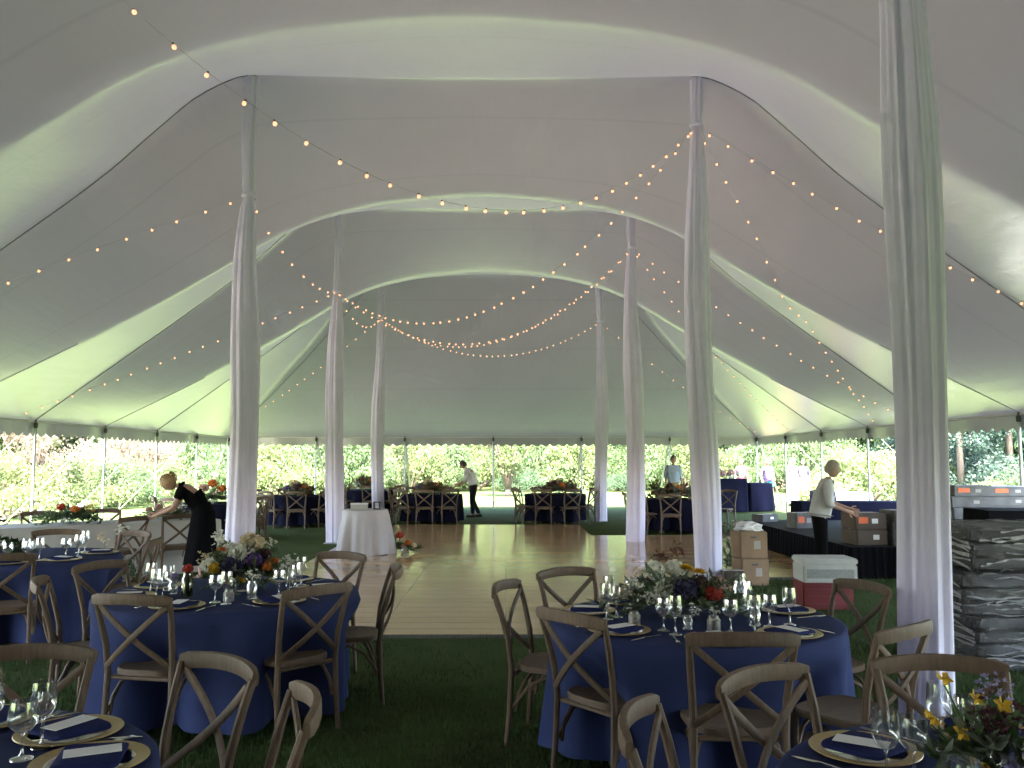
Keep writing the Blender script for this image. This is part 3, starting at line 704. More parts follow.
# tall dark bar tables at the far right, navy cloths
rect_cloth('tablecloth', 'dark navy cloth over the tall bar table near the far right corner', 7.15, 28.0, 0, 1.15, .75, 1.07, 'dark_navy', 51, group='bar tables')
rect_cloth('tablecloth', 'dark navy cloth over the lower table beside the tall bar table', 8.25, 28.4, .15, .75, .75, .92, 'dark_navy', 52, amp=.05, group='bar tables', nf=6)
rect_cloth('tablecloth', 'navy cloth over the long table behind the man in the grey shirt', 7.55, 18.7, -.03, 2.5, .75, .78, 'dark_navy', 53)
rect_cloth('tablecloth', 'white cloth over the table standing outside beyond the right eave poles', 10.2, 25.3, 0, .8, .7, .72, 'white_cloth', 54)
rect_cloth('tablecloth', 'navy cloth over the small table outside next to the white clothed one', 9.4, 25.6, 0, .5, .7, .76, 'dark_navy', 55)
rect_cloth('tablecloth', 'black cloth over the high work table behind the wrapped bundles', 7.35, 11.2, -.1, 2.4, .75, 1.03, 'black_cloth', 56)

# ------------------------------------------------------------------ flowers
def petal_ball(mb, c, r, n, pl, pw, seed, up=.35, open_=.35):
    q = random.Random(seed); c = Vector(c)
    for i in range(n):
        z = 1 - 2 * (i + .5) / n
        if z < -up: continue
        ph = i * 2.39996; s_ = math.sqrt(1 - z * z); d = Vector((s_ * math.cos(ph), s_ * math.sin(ph), z))
        tdir = (d.orthogonal()); tdir.rotate(Matrix.Rotation(q.uniform(0, 6.28), 3, d))
        mb.leaf(c + d * r * q.uniform(.75, .95) - tdir * pl * .4, tdir + d * open_, pl * q.uniform(.8, 1.2), pw, q.uniform(-.5, .5), .2)
def bloom(mb, kind, c, r, seed):
    q = random.Random(seed); c = Vector(c)
    if kind == 'ball': mb.ball(c, r * .72, 10); petal_ball(mb, c, r, int(110), r * .5, r * .38, seed)
    elif kind == 'dahlia':
        for k, (n, el, l) in enumerate(((12, .15, 1), (11, .5, .9), (9, .85, .75), (6, 1.2, .55))):
            for i in range(n):
                a = 2 * PI * (i + .5 * (k % 2)) / n + q.uniform(-.1, .1); d = Vector((math.cos(a) * math.cos(el), math.sin(a) * math.cos(el), math.sin(el)))
                mb.leaf(c, d, r * l, r * .42, q.uniform(-.3, .3) + PI / 2, .18)
    elif kind == 'orchid':
        ax = Vector((q.uniform(-1, 1), q.uniform(-1, .2), q.uniform(.2, 1))).normalized(); u = ax.orthogonal().normalized()
        for i in range(5):
            d = u.copy(); d.rotate(Matrix.Rotation(2 * PI * i / 5, 3, ax)); mb.leaf(c, d + ax * .25, r, r * .75, 0, .1)
        mb.ball(c + ax * r * .12, r * .16, 6)
    elif kind == 'spray':
        for i in range(26):
            d = Vector((q.gauss(0, 1), q.gauss(0, 1), q.gauss(.2, .8))); d = d.normalized() * r * q.uniform(.3, 1.1)
            for k in range(4): mb.leaf(c + d, Vector((q.uniform(-1, 1), q.uniform(-1, 1), q.uniform(-.3, 1))), r * .28, r * .2, q.uniform(0, 6), .1)
def foliage(name, parent, mk, items, seed):
    q = random.Random(seed); mb = MB()
    for (ox, oy, oz, dx, dy, dz, L_, n, ll) in items:
        a = Vector((ox, oy, oz)); d = Vector((dx, dy, dz)).normalized(); pts = [a + d * L_ * u + Vector((0, 0, -.25 * L_ * u * u)) for u in (0, .3, .6, .85, 1)]
        mb.tube(pts, [.003, .0028, .0024, .002, .001], 4)
        for i in range(n):
            u = (i + 1) / n; p_ = a + d * L_ * u + Vector((0, 0, -.25 * L_ * u * u)); sd_ = Vector((q.uniform(-1, 1), q.uniform(-1, 1), q.uniform(-.2, .9)))
            mb.leaf(p_, sd_ + d * .6, ll * q.uniform(.7, 1.3), ll * .42, q.uniform(0, 6), .12)
    return mb.build(name, M[mk], parent, smooth=False)
def arrangement(label, loc, width, depth, height, blooms, seed, leafs=('leaf_a', 'leaf_b'), vase='glassy', cat='bouquet', group='flower arrangements', nst=34, lscale=1.0):
    q = random.Random(seed); t = thing('flower_arrangement', label, cat, loc, 0, group)
    vb = MB()
    vb.lathe([(.001, 0), (.055, 0), (.075, .03), (.08, .09), (.07, .12), (.066, .12), (.07, .09), (.05, .012)], n=20); vb.build('vase', M['vase_grey'] if vase == 'grey' else M['glass'], t)
    for lf in leafs:
        it = []
        for i in range(nst):
            a = q.uniform(0, 2 * PI); rr = q.uniform(.2, 1) ** .6; tx, ty = math.cos(a) * rr * width / 2, math.sin(a) * rr * depth / 2; tz = height * q.uniform(.25, .95) * (1.05 - .55 * rr)
            o_ = Vector((tx * .15, ty * .15, .09)); d = Vector((tx, ty, tz)) - o_; it.append((*o_, *d, d.length * 1.05, 10, .055 * lscale * q.uniform(.8, 1.6)))
        foliage('foliage', t, lf, it, seed + len(lf))
    for i, (colr, kind, dx, dy, dz, r) in enumerate(blooms):
        b_ = MB(); bloom(b_, kind, (dx, dy, dz), r, seed * 31 + i); bo = b_.build('blossom', M['p_' + colr], t, smooth=False)
        b_ = MB(); b_.tube([(dx, dy, dz - r * .4), (dx * .5, dy * .5, dz * .4), (dx * .1, dy * .1, .05)], .003, 4); b_.build('stem', M['leaf_a'], bo)
    return t
arrangement('low wide bouquet of white hydrangeas with yellow and red blooms, left of the thick pole', (TA[0] - .05, TA[1] + .05, .762), 1.0, .55, .42,
    [('white', 'ball', -.13, -.06, .14, .075), ('white', 'ball', -.17, .02, .25, .065), ('white', 'ball', -.04, .05, .26, .06), ('white', 'spray', -.36, 0, .13, .07), ('white', 'spray', -.44, .05, .10, .06), ('white', 'spray', -.30, -.05, .18, .06),
     ('cream', 'spray', -.25, .02, .22, .06), ('yellow', 'dahlia', .02, .02, .27, .05), ('yellow', 'dahlia', .09, .0, .25, .05), ('brown', 'ball', .085, -.05, .20, .045), ('navy', 'ball', -.01, -.10, .15, .075), ('red', 'ball', .155, -.08, .13, .055),
     ('pink', 'ball', .20, 0, .18, .05), ('orange', 'dahlia', .21, -.05, .11, .04), ('burgundy', 'spray', -.02, .05, .36, .06), ('white', 'spray', .02, -.2, .06, .04), ('cream', 'spray', .25, .1, .14, .06), ('burgundy', 'spray', -.12, .12, .32, .06), ('white', 'spray', -.22, -.12, .12, .07), ('cream', 'spray', -.38, -.04, .16, .06)], 61, ('leaf_b', 'leaf_sage'))
arrangement('tall bouquet of white hydrangea, orange, purple and yellow blooms on the left middle navy table', (TB[0] + .07, TB[1] + .05, .762), .66, .5, .50,
    [('white', 'ball', .0, -.04, .24, .09), ('white', 'ball', -.09, 0, .26, .07), ('cream', 'ball', .10, .0, .32, .06), ('cream', 'ball', .03, .03, .34, .06), ('orange', 'dahlia', -.13, -.04, .28, .05), ('orange', 'dahlia', .22, -.04, .20, .06), ('orange', 'ball', .20, -.1, .17, .035),
     ('purple', 'ball', .10, -.08, .21, .06), ('navy', 'ball', -.04, -.12, .17, .08), ('yellow', 'dahlia', -.05, -.16, .07, .06), ('yellow', 'dahlia', .04, -.17, .09, .05), ('burgundy', 'ball', .16, -.02, .25, .04), ('white', 'ball', -.22, -.03, .17, .06),
     ('white', 'spray', .30, -.05, .15, .08), ('cream', 'spray', -.27, 0, .22, .06), ('white', 'spray', .18, .0, .33, .05), ('yellow', 'ball', -.16, -.1, .16, .045), ('white', 'spray', -.15, -.02, .36, .07)], 62, ('leaf_b', 'leaf_sage'))
arrangement('bouquet of yellow orchids, burgundy leaves and a white mum at the lower right corner', (TD[0] - .17, TD[1] + .13, .762), .46, .4, .30,
    [('yellow', 'orchid', -.20, .02, .19, .032), ('yellow', 'orchid', -.14, .06, .29, .03), ('yellow', 'orchid', -.13, 0, .16, .032), ('yellow', 'orchid', -.11, -.05, .09, .032), ('yellow', 'orchid', .02, .05, .22, .03), ('yellow', 'orchid', -.06, .04, .24, .028), ('yellow', 'orchid', .09, 0, .16, .03),
     ('burgundy', 'spray', .0, 0, .19, .07), ('burgundy', 'spray', -.05, .03, .16, .06), ('white', 'ball', .05, -.10, .13, .06), ('lilac', 'spray', -.02, -.12, .07, .06), ('lilac', 'spray', .03, .1, .25, .05), ('pink', 'spray', .10, -.02, .22, .05), ('white', 'spray', .12, -.1, .06, .05)], 63, ('leaf_a', 'leaf_sage'), nst=14)
arrangement('dark red and green bouquet on the navy table at the left edge', (TE[0] - .35, TE[1] - .1, .762), .8, .5, .36,
    [('burgundy', 'ball', -.1, 0, .3, .07), ('red', 'ball', .05, -.1, .24, .06), ('purple', 'ball', -.15, -.1, .2, .07), ('white', 'spray', .2, -.1, .1, .06), ('burgundy', 'spray', .12, 0, .32, .08)], 64, ('leaf_a', 'leaf_c'))
arrangement('loose green foliage bunch with pale tips leaning on the near side of the white buffet', (-4.55, 10.2, .0), .9, .6, 1.05, [('white', 'spray', .1, -.1, .85, .08), ('cream', 'spray', -.15, 0, .75, .08)], 65, ('leaf_c', 'leaf_a'), 'grey', nst=30)
bl = [[('burgundy', 'ball', -.12, 0, .25, 0.120), ('orange', 'ball', .1, -.1, .22, 0.105), ('cream', 'ball', 0, .05, .3, 0.105), ('white', 'spray', -.25, -.05, .15, 0.135), ('pink', 'ball', .22, 0, .18, 0.105)],
      [('cream', 'ball', -.1, 0, .28, 0.135), ('orange', 'ball', .14, -.06, .2, 0.105), ('burgundy', 'ball', .02, -.1, .2, 0.120), ('yellow', 'ball', .25, .05, .14, 0.090), ('purple', 'ball', -.26, 0, .16, 0.120)]]
arrangement('wild bouquet of cream and rust blooms on the middle far navy table', (1.4, 23.2, .762), 1.15, .7, .55, bl[0], 66, ('leaf_sage', 'leaf_rust'), nst=46, lscale=1.7)
arrangement('bouquet of rust and cream blooms on the navy table by the bending waiter', (-2.0, 23.2, .762), 1.0, .7, .48, bl[1], 67, ('leaf_sage', 'leaf_rust'), nst=46, lscale=1.7)
arrangement('wide leafy bouquet on the far navy table behind the tall right pole', (3.95, 20.2, .762), 1.4, .8, .50, bl[0], 68, ('leaf_sage', 'leaf_rust'), nst=46, lscale=1.7)
arrangement('rust red bouquet on the far navy table seen between the two left poles', (-5.3, 22.1, .762), .9, .6, .46, bl[1], 69, ('leaf_sage', 'leaf_rust'), nst=40, lscale=1.6)
arrangement('round dark red bouquet on the farthest navy table behind the pedestal', (-4.3, 26.5, .762), .8, .7, .7, bl[0], 70, ('leaf_sage', 'leaf_rust'), nst=40, lscale=1.6)
arrangement('orange and pink bouquet on the navy table behind the first left pole', (-6.2, 18.3, .762), .9, .7, .6, [('orange', 'ball', 0, 0, .4, .1), ('pink', 'ball', -.2, 0, .3, .1), ('orange', 'ball', .2, 0, .3, .09)], 71)
arrangement('leafy bouquet of red and yellow blooms at the left part of the white buffet', (*bfp(-.5, 0), .782), 1.0, .6, .36, [('red', 'ball', -.1, 0, .22, .06), ('orange', 'ball', .15, -.1, .2, .06), ('yellow', 'spray', .3, 0, .2, .08)], 72, ('leaf_c', 'leaf_b'))
arrangement('pale bouquet of pink and cream blooms under the hands of the bending woman', (*bfp(.85, .0), .782), .8, .55, .28, [('pink', 'ball', -.1, -.1, .18, .06), ('cream', 'ball', .1, -.12, .15, .07), ('white', 'spray', .2, 0, .2, .08), ('pink', 'ball', -.25, -.05, .14, .05)], 73, ('leaf_sage', 'leaf_b'))
arrangement('orange red flower bunch left standing on the dance floor beside the pedestal table', (-1.78, 15.4, .035), .55, .4, .34, [('red', 'ball', -.1, -.05, .3, .07), ('orange', 'ball', .06, -.1, .18, .06), ('cream', 'ball', .15, -.05, .12, .06), ('pink', 'ball', -.02, -.12, .12, .05)], 74, ('leaf_c', 'leaf_a'), nst=14)
arrangement('rust coloured dried bouquet on the floor behind the cardboard boxes', (3.4, 12.6, .03), .85, .6, .75, [('brown', 'spray', -.2, 0, .6, .12), ('burgundy', 'spray', .15, -.1, .62, .1), ('brown', 'spray', .3, 0, .55, .1), ('pink', 'spray', -.05, -.05, .68, .09)], 75, ('leaf_c', 'leaf_sage'))
arrangement('pale pink bouquet on the tall dark bar table', (7.3, 28.0, 1.075), .9, .5, .3, [('pink', 'ball', -.25, 0, .14, .12), ('pink', 'ball', .02, 0, .18, .12), ('white', 'ball', .25, 0, .14, .1)], 76, ('leaf_sage',), nst=8)

# jars, bottles, votives on the two middle tables
def jar(x, y, label, r, h, bl_=None, tint='glass', z=.762, name='bud_vase'):
    t = thing(name, label, 'jar', (x, y, z), 0, 'small jars and votives')
    q = MB(); q.lathe([(.001, .002), (r * .95, 0), (r, h * .1), (r, h * .72), (r * .75, h * .85), (r * .75, h), (r * .7, h), (r * .7, h * .86), (r * .92, h * .7), (r * .9, .008)], n=16); q.build('glass_body', M[tint], t)
    if bl_:
        q = MB(); bloom(q, bl_[1], (0, 0, h + bl_[2] * .5), bl_[2], 5); q.tube([(0, 0, .01), (0, 0, h + bl_[2] * .4)], .003, 4); q.build('blossom', M['p_' + bl_[0]], t, smooth=False)
    else:
        q = MB(); q.lathe([(r * .6, .006), (r * .6, h * .5), (.001, h * .52)], n=12); q.build('candle', M['card'], t)
M['green_glass'] = glassmat('olive bottle glass', (.45, .5, .3), .05, .6); M['silver_votive'] = mat('mercury glass', (.5, .48, .45), .3, .7, .4, 60)
jar(TB[0] - .22, TB[1] - .20, 'olive jar with one red flower on the orange bouquet table', .038, .16, ('red', 'ball', .035), 'green_glass')
jar(TB[0] - .36, TB[1] - .08, 'small jar with one lilac flower on the orange bouquet table', .03, .09, ('lilac', 'ball', .035))
jar(TB[0] + .24, TB[1] - .30, 'clear jar with white sprigs on the orange bouquet table', .035, .12, ('white', 'spray', .05))
jar(TB[0] + .12, TB[1] - .40, 'silver votive candle holder on the orange bouquet table', .034, .075, None, 'silver_votive', name='votive_holder')
jar(TB[0] + .40, TB[1] + .05, 'clear bottle with a tall white bloom on the orange bouquet table', .03, .17, ('white', 'spray', .06))
jar(TA[0] - .38, TA[1] - .22, 'short silver votive at the left of the hydrangea bouquet', .034, .075, None, 'silver_votive', name='votive_holder')
jar(TA[0] - .11, TA[1] - .34, 'white votive candle in front of the hydrangea bouquet', .03, .07, None, 'glass', name='votive_holder')
jar(TA[0] + .02, TA[1] - .38, 'silver votive with white sprigs in front of the hydrangea bouquet', .036, .08, ('white', 'spray', .035), 'silver_votive')
jar(TA[0] + .28, TA[1] - .24, 'clear jar with white sprigs at the right of the hydrangea bouquet', .034, .11, ('white', 'spray', .04))
jar(TA[0] + .33, TA[1] + .22, 'tall clear jar behind the white hydrangea bouquet', .045, .2, None)
for k, (dx, dy) in enumerate(((-.30, -.35), (.1, -.5), (.22, -.42), (-.1, -.28), (.05, -.12), (.42, -.1))):
    put('water', TE[0] + dx, TE[1] + dy, .762, 0, 'clear goblet in the cluster at the middle of the navy table before the white buffet', 'clustered goblets before the buffet')

# ------------------------------------------------------------------ stage, boxes, bundles
stg = thing('stage', 'low dark stage with a gathered black skirt at the right side', 'stage', (6.95, 14.9, 0))
q = MB(); q.box((0, 0, .43), (4.2, 5.4, .04)); q.build('deck', M['stage_top'], stg, smooth=False)
q = MB(); N_ = 900; per_ = [(-2.1, -2.7), (2.1, -2.7), (2.1, 2.7), (-2.1, 2.7)]; rings = [[], []]
for s_ in range(4):
    a, b_ = Vector((*per_[s_], 0)), Vector((*per_[(s_ + 1) % 4], 0)); nn = Vector(((b_ - a).y, -(b_ - a).x, 0)).normalized()
    for j in range(225):
        u = j / 225; p_ = a.lerp(b_, u); fo = .018 * math.sin(j * 1.1) + .012 * math.sin(j * .37)
        rings[0].append(p_ + nn * (.012 + fo * .3) + Vector((0, 0, .448))); rings[1].append(p_ + nn * (.03 + fo) + Vector((0, 0, .01)))
q.loft(rings, cap=False); q.build('skirt', M['black_cloth'], stg)

def carton(label, x, y, z, rz, size, n, mk, orange=(), cat='box', group='cartons on the stage', gap=.006):
    """stack of n separate cartons; each is its own thing"""
    h = size[2] / n
    for k in range(n):
        pos = '' if n == 1 else (', bottom' if k == 0 else ', top' if k == n - 1 else ', middle' if n == 3 else ', %s from the bottom' % ORD[k])
        t = thing('carton', label + pos, cat, (x + rng.uniform(-.015, .015), y + rng.uniform(-.015, .015), z + k * h), rz + rng.uniform(-.04, .04), group)
        q = MB(); q.box((0, 0, h / 2 - gap / 2), (size[0], size[1], h - gap), bev=.012); q.build('carton_body', M[mk], t)
        q = MB(); q.box((0, 0, h - gap + .001), (size[0] * .98, .05, .003)); q.build('tape', M['card'] if mk != 'cardboard' else M['cardboard_dark'], t, smooth=False)
        q = MB(); q.box((size[0] * .12, -size[1] / 2 - .001, h / 2), (.09, .003, h * .3)); q.build('shipping_label', M['card'] if mk not in ('cardboard', 'grey_pack') else M['tape_grey'], t, smooth=False)
        if h > .13:
            q = MB(); q.box((-size[0] * .02, -size[1] / 2 - .0012, h * .78), (.085, .003, .026), bev=.001); q.build('handle_hole', M['rope'], t)
        if k in orange:
            q = MB(); q.box((-size[0] * .25, -size[1] / 2 - .003, h * .55), (size[0] * .3, .004, h * .4)); q.build('orange_label', M['orange'], t, smooth=False)
ZS = .452
carton('brown taped carton in front of the reaching man', 5.22, 12.65, ZS, .05, (.46, .5, .46), 2, 'cardboard_dark', (1,))
carton('grey wrapped carton in the stack right of the reaching man', 5.95, 12.6, ZS, 0, (.84, .5, .50), 3, 'grey_pack', (1, 2))
carton('grey carton in the tall stack just right of the thick pole', 7.0, 13.2, ZS, .05, (.62, .5, .84), 5, 'grey_pack', (4,))
carton('grey carton in the stack at the right photo edge', 8.1, 14.0, ZS, -.04, (.70, .5, .80), 5, 'grey_pack', (4,))
carton('small grey bundle lying on the stage behind the man', 5.35, 15.6, ZS, .3, (.42, .3, .28), 1, 'grey_pack', (0,))
carton('dark grey case lying on the far left stage corner', 5.15, 17.2, ZS, .5, (.42, .3, .15), 1, 'grey_dark')
carton('tall brown cardboard box on the dance floor', 3.3, 11.75, .0, .1, (.38, .36, .72), 2, 'cardboard', group='cardboard boxes on the floor')
carton('short brown cardboard box beside the tall cardboard boxes', 2.92, 11.2, 0, -.1, (.26, .26, .26), 1, 'cardboard_dark', group='cardboard boxes on the floor')
# crumpled white paper on the cardboard
q = MB(); qr = random.Random(5); bm = bmesh.new(); bmesh.ops.create_icosphere(bm, subdivisions=3, radius=1)
for v_ in bm.verts:
    s_ = qr.uniform(.75, 1.15); v_.co = Vector((v_.co.x * .19 * s_, v_.co.y * .17 * s_, max(-.02, v_.co.z * .10 * s_)))
me = bpy.data.meshes.new('packing_paper'); bm.to_mesh(me); bm.free(); me.materials.append(M['card']); o = link('packing_paper', me); o.location = (3.3, 11.75, .74)
tag(o, 'crumpled white packing paper on top of the tall cardboard boxes', 'paper')
# red crate with foam box
t = thing('plastic_crate', 'dark red plastic crate under the white foam box', 'crate', (3.62, 9.95, 0), -.05)
q = MB(); q.box((0, 0, .14), (.56, .42, .28), bev=.012); q.build('crate_body', M['red_crate'], t); q = MB()
for z in (.06, .14, .22): q.box((0, -.212, z), (.54, .012, .02))
q.box((0, 0, .285), (.58, .44, .025), bev=.005); q.build('ribs', M['red_crate'], t)
t = thing('foam_box', 'white foam box with a grey band resting on the red crate', 'box', (3.64, 9.93, .30), -.04)
q = MB(); q.box((0, 0, .10), (.60, .42, .20), bev=.014); q.build('foam_body', M['foam'], t); q = MB(); q.box((0, 0, .235), (.615, .435, .065), bev=.014); q.build('lid', M['foam'], t)
q = MB(); q.box((0, -.2115, .10), (.52, .003, .10)); q.build('printed_band', M['foam_band'], t, smooth=False)
# wrapped bundles
def wrapped(label, x, y, z, L_, W_, h, n, seed, rz=0):
    t = thing('wrapped_bundle', label, 'bundle', (x, y, z), rz, 'plastic-wrapped bundles'); qr = random.Random(seed)
    q = MB()
    for k in range(n):
        zz = h * (k + .5) / n; q.box((qr.uniform(-.02, .02), qr.uniform(-.02, .02), zz), (L_ - .06, W_ - .06, h / n * .72), bev=.008)
    q.build('slat_stack', M['grey_dark'], t)
    q = MB(); n_ = 72; rings = []
    for i in range(13):
        zz = h * i / 12; ring_ = []
        for j in range(n_):
            a = 2 * PI * j / n_; ca, sa = math.cos(a), math.sin(a); e = .18
            wv = 1 + .012 * math.sin(9 * a + i * 1.7 + seed) + .012 * math.sin(23 * a - i * 2.3) + qr.uniform(-.010, .014)
            k = (1 if 0 < i < 12 else .97)
            ring_.append((math.copysign(abs(ca) ** e, ca) * L_ / 2 * wv * k, math.copysign(abs(sa) ** e, sa) * W_ / 2 * wv * k, zz + qr.uniform(-.01, .01)))
        rings.append(ring_)
    q.loft(rings, cap=True); q.build('wrap_film', M['film'], t, smooth=True, sharp=25)
    q = MB()
    for k in range(16):
        pts = []; z0 = qr.uniform(.06, .94) * h; sl_ = qr.uniform(-.16, .16) * h; u0 = qr.uniform(-1, .5); u1 = min(1, u0 + qr.uniform(.4, 1.6)); p1, p2 = qr.uniform(0, 6), qr.uniform(0, 6)
        for j in range(19):
            u = u0 + (u1 - u0) * j / 18; zz = min(h - .01, max(.01, z0 + sl_ * u + .02 * math.sin(3 * u + p1) + .008 * math.sin(11 * u + p2))); pts.append((u * L_ * .5, -W_ / 2 - .016 - .006 * math.sin(j + p1), zz))
        q.tube(pts, [.15 + .85 * abs(math.sin(j * .5 + p1)) for j in range(19)], 5, True, flat=(.004, qr.uniform(.004, .011)))
    for k in range(8):
        pts = []; z0 = qr.uniform(.1, .95) * h; p1 = qr.uniform(0, 6)
        for j in range(15):
            u = -1 + 2 * j / 14; pts.append((-L_ / 2 - .016 - .008 * math.sin(j + p1), u * W_ / 2, min(h - .01, max(.01, z0 + .05 * u + .015 * math.sin(4 * u + p1)))))
        q.tube(pts, [.3 + .7 * abs(math.sin(j * .6 + p1)) for j in range(15)], 5, True, flat=(.004, .012))
    q.build('film_folds', M['film_fold'], t)
M['film_fold'] = mat('bunched wrap film', (.24, .24, .25), .35, 0, .4, 20)
wrapped('plastic-wrapped dark bundle at the bottom of the stack by the right edge', 4.22, 7.45, 0, 1.06, 1.0, .42, 4, 3, .06)
wrapped('plastic-wrapped dark bundle in the middle of the stack by the right edge', 4.17, 7.42, .43, 1.14, 1.04, .34, 3, 8, .02)
wrapped('plastic-wrapped dark bundle on top of the stack by the right edge', 4.27, 7.48, .78, 1.12, 1.0, .34, 3, 12, .05)
# salt shakers on the black table
for k, (x, y) in enumerate(((6.95, 11.15), (7.1, 11.2))):
    t = thing('shaker', 'small glass shaker on the black work table, %s of its pair' % ('left' if k == 0 else 'right'), 'shaker', (x, y, 1.035), 0, 'shakers on the black table')
    q = MB(); q.lathe([(.03, 0), (.032, .07), (.022, .1), (.001, .1)], n=12); q.build('glass_body', M['foam'], t); q = MB(); q.lathe([(.024, .1), (.022, .125), (.001, .13)], n=12); q.build('cap', M['rope'], t)

# ------------------------------------------------------------------ people
def skin_mesh(pts, edges, rad, roots, sub=2):
    me = bpy.data.meshes.new('tmp'); me.from_pydata([tuple(p) for p in pts], edges, []); o = bpy.data.objects.new('tmp', me); COL.objects.link(o)
    md = o.modifiers.new('s', 'SKIN'); md.use_smooth_shade = True
    for i, r in enumerate(rad):
        sv = me.skin_vertices[0].data[i]; sv.radius = r if isinstance(r, tuple) else (r, r); sv.use_root = i in roots
    ms = o.modifiers.new('b', 'SUBSURF'); ms.levels = sub; ms.render_levels = sub
    dg = bpy.context.evaluated_depsgraph_get(); dg.update(); ev = o.evaluated_get(dg); out = bpy.data.meshes.new_from_object(ev)
    vs = [v.co.copy() for v in out.vertices]; fs = [tuple(p.vertices) for p in out.polygons]
    bpy.data.objects.remove(o); bpy.data.meshes.remove(me); bpy.data.meshes.remove(out); return vs, fs
BASE = dict(pelvis=(0, 0, .95), waist=(0, 0, 1.11), chest=(0, 0, 1.30), neckb=(0, 0, 1.455), neck=(0, .012, 1.53), head=(0, .03, 1.635),
            hipL=(-.085, 0, .89), hipR=(.085, 0, .89), kneeL=(-.095, .02, .49), kneeR=(.095, .02, .49), ankL=(-.1, -.01, .085), ankR=(.1, -.01, .085), toeL=(-.12, .16, .03), toeR=(.12, .16, .03),
            shL=(-.175, 0, 1.415), shR=(.175, 0, 1.415), elL=(-.23, -.03, 1.14), elR=(.23, -.03, 1.14), wrL=(-.235, .09, .91), wrR=(.235, .09, .91))
def person(label, loc, rz, pose, outfit, hair='dark', scale=1.0, skin='skin', headpitch=0.0, pony=False, female=False):
    t = thing('person', label, 'person', loc, rz); t.scale = (scale,) * 3
    J = {k: Vector(v_) for k, v_ in {**BASE, **pose}.items()}
    if female:
        for k in ('shL', 'shR'): J[k] = J[k].lerp(J['neckb'], .12)
    pts, edges, rad, names = [], [], [], {}
    def vtx(n_, r): names[n_] = len(pts); pts.append(J[n_]); rad.append(r)
    for n_, r in (('pelvis', (.145, .11)), ('waist', (.115, .095) if female else (.13, .105)), ('chest', (.14, .11) if female else (.155, .115)), ('neckb', .065), ('neck', .05), ('hipL', .085), ('hipR', .085), ('kneeL', .055), ('kneeR', .055),
                  ('ankL', .036), ('ankR', .036), ('toeL', .03), ('toeR', .03), ('shL', .052), ('shR', .052), ('elL', .037), ('elR', .037), ('wrL', .025), ('wrR', .025)): vtx(n_, r)
    E = [('pelvis', 'waist'), ('waist', 'chest'), ('chest', 'neckb'), ('neckb', 'neck'), ('pelvis', 'hipL'), ('hipL', 'kneeL'), ('kneeL', 'ankL'), ('ankL', 'toeL'), ('pelvis', 'hipR'), ('hipR', 'kneeR'), ('kneeR', 'ankR'), ('ankR', 'toeR'),
         ('chest', 'shL'), ('shL', 'elL'), ('elL', 'wrL'), ('chest', 'shR'), ('shR', 'elR'), ('elR', 'wrR')]
    edges = [(names[a], names[b]) for a, b in E]; roots = {names['pelvis']}
    for sd_ in 'LR':     # palm and five fingers
        d = (J['wr' + sd_] - J['el' + sd_]).normalized(); s_ = -1 if sd_ == 'L' else 1
        acr = d.cross(Vector((s_, 0, 0)));  acr = acr.normalized() if acr.length > .1 else Vector((0, 1, 0)); pn = d.cross(acr).normalized()
        i0 = len(pts); pts.append(J['wr' + sd_] + d * .045); rad.append((.032, .018)); edges.append((names['wr' + sd_], i0)); pts.append(J['wr' + sd_] + d * .085); rad.append((.036, .014)); edges.append((i0, i0 + 1))
        for k, L_ in enumerate((.07, .08, .075, .06)):
            b0 = J['wr' + sd_] + d * .075 + acr * (.027 - .018 * k); i = len(pts); roots.add(i); cur = pn * .012 * -s_
            pts.extend([b0, b0 + d * L_ * .5 + cur * .4, b0 + d * L_ + cur * 1.6]); rad.extend([.0095, .0085, .007]); edges.extend([(i, i + 1), (i + 1, i + 2)])
        b0 = J['wr' + sd_] + d * .03 + acr * .022; i = len(pts); roots.add(i); pts.extend([b0, b0 + acr * .032 + d * .03, b0 + acr * .04 + d * .06]); rad.extend([.011, .010, .008]); edges.extend([(i, i + 1), (i + 1, i + 2)])
    vs, fs = skin_mesh(pts, edges, rad, roots, 1)
    mb = MB(); mb.add(vs, fs)
    # head with face
    Hm = Matrix.Translation(J['head']) @ Matrix.Rotation(headpitch, 4, 'X')
    hv, hf = [], []; nu, nv_ = 22, 16
    for i in range(nv_ + 1):
        th = PI * i / nv_
        for j in range(nu):
            a = 2 * PI * j / nu; x, y, z = math.sin(th) * math.cos(a), math.sin(th) * math.sin(a), math.cos(th)
            wdt = .074 * (1 - .22 * max(0, -z) ** 1.5); yy = y * (.095 if y > 0 else .1) ; 
            if z < -.2 and y > 0: yy *= 1 - .10 * abs(x); 
            if z < -.3 and y < 0: yy *= 1 - .35 * (-z)
            p_ = Vector((x * wdt, yy, z * .118))
            if y > .75 and abs(x) < .3 and -.25 < z < .12: p_.y += .022 * (1 - abs(x) / .3) * (1 - (z + .2) / .4 if z > -.2 else .6)
            if y > .5 and abs(abs(x) - .4) < .2 and .0 < z < .25: p_.y -= .008
            hv.append(Hm @ p_)
    for i in range(nv_):
        for j in range(nu): hf.append((i * nu + j, (i + 1) * nu + j, (i + 1) * nu + (j + 1) % nu, i * nu + (j + 1) % nu))
    mb.add(hv, hf)
    for s_ in (-1, 1):
        c_ = Hm @ Vector((s_ * .076, -.005, -.005)); mb.ball(c_, .026, 8, (.35, .75, 1.1))
        mb.cur = 1; mb.ball(Hm @ Vector((s_ * .029, .083, .008)), .010, 8, (1.2, .6, .8)); mb.box(Hm @ Vector((s_ * .030, .090, .030)), (.034, .006, .006)); mb.cur = 0
    mb.cur = 2; mb.ball(Hm @ Vector((0, .090, -.055)), .02, 8, (1.1, .35, .32)); mb.cur = 0
